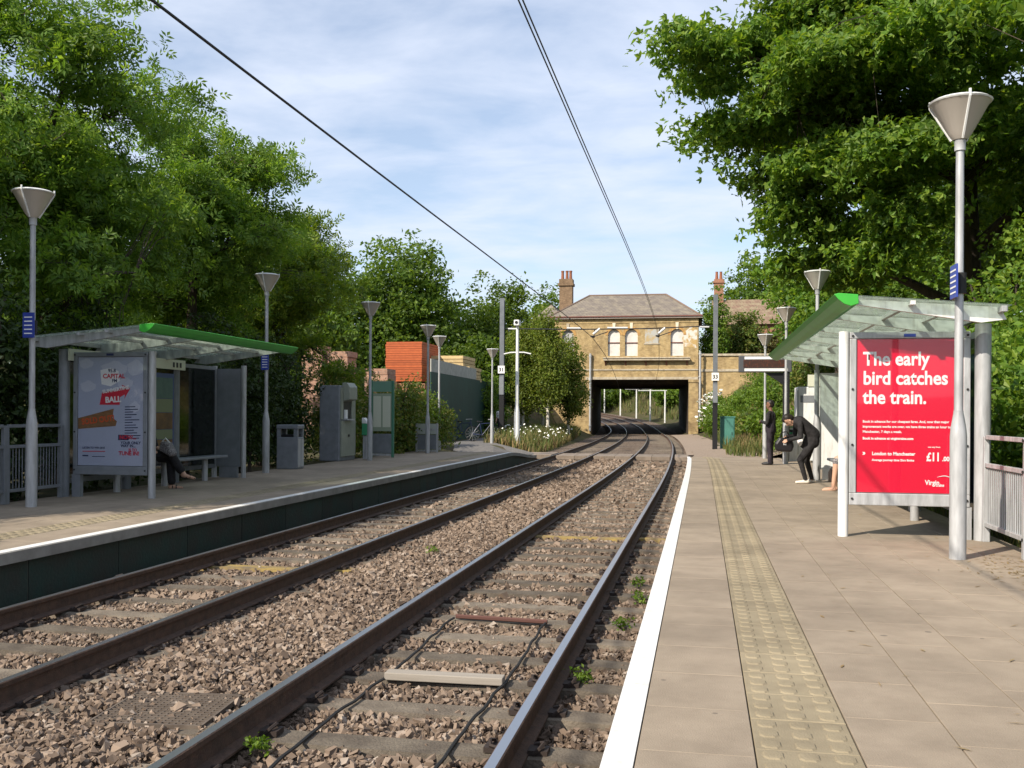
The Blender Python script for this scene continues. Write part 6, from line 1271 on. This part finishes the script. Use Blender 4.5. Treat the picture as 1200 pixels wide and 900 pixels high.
caps += hand((.2, .2, .95), (.6, 0, -.8), (0, -1, 0), 0) + hand((.08, -.22, .88), (.4, 0, -.9), (0, 1, 0), 0) + shoe((.02, .1, .045), (.24, .11, .035), 4) + shoe((-.29, -.1, .09), (-.08, -.1, .035), 4)
t = person('distant person in a white shirt walking on the path by the hoarding', (-10.75, 53.0, gz1(-10.75, 53) + .07), R(250), caps, ['skin', 'hair', 'cloth_white', 'cloth_dark', 'black'], voxel=.014); face(t, c0, (1, 0, 0), (0, 0, 1))
def bicycle(label, loc, rz):
    t = thing('bicycle', label, 'bicycle', loc, rz=rz, group='bicycles parked by the path')
    for x in (-.52, .52):
        mb = MB(); mb.tube([(x + .33 * math.cos(k * .2618), 0, .34 + .33 * math.sin(k * .2618)) for k in range(25)], .018, 6, cap=False); w_ = obj('wheel', mb, 'dark', t)
        mb = MB(); [mb.tube([(x, 0, .34), (x + .32 * math.cos(k * .5236), 0, .34 + .32 * math.sin(k * .5236))], .004, 4) for k in range(12)]; obj('spokes', mb, 'galv', w_)
    mb = MB(); S_, H_2, BB = (-.18, 0, .82), (.38, 0, .86), (-.06, 0, .30)
    for a, b in ((S_, H_2), (S_, BB), (BB, H_2), (BB, (-.52, 0, .34)), (S_, (-.52, 0, .34)), (H_2, (.52, 0, .34)), (H_2, (.36, 0, 1.0))): mb.tube([a, b], .017, 6)
    obj('frame', mb, 'print_navy', t); obj('saddle', MB().prism([(-.32, .88), (-.06, .90), (-.06, .94), (-.32, .96)], 'y', -.06, .06), 'black', t, bev=.02); obj('handlebar', MB().tube([(.25, -.28, 1.02), (.36, -.2, 1.03), (.36, .2, 1.03), (.25, .28, 1.02)], .014, 6), 'galv', t); obj('pedal', MB().box((-.12, -.16, .27), (0, .16, .29)), 'dark', t)
    return t
bicycle('bicycle leaning by the path left of the mast', (-10.05, 45.6, gz1(-10.05, 45.6) + .05), .35); bicycle('bicycle parked closest to the green hoarding', (-11.3, 46.8, gz1(-11.3, 46.8) + .05), -.2)

# dried leaf litter swept against the railing and the lamp foot
rg = np.random.default_rng(301); n = 420; px_ = np.concatenate([rg.normal(2.75, .22, 300), rg.uniform(.7, 3.0, 120)]); py_ = np.concatenate([rg.normal(9.0, .6, 300), rg.uniform(4, 20, 120)]); k = (px_ < 3.05) & (px_ > .65); px_, py_ = px_[k], py_[k]; n = len(px_)
az = rg.uniform(0, 3.14, n); L_ = rg.uniform(.012, .05, n); W_ = rg.uniform(.003, .010, n); P = np.column_stack([px_, py_, np.full(n, PZ + .004) + rg.uniform(0, .004, n)]); d = np.column_stack([np.cos(az), np.sin(az), rg.uniform(-.05, .15, n)]); e = np.column_stack([-np.sin(az), np.cos(az), np.zeros(n)])
V = np.stack([P - d * L_[:, None], P + e * W_[:, None], P + d * L_[:, None], P - e * W_[:, None]], 1).reshape(-1, 3)
fast_mesh('leaf_litter', V, np.arange(n * 4).reshape(-1, 4), 'straw', 'dry leaf litter scattered on the right platform around the lamp foot', 'litter')
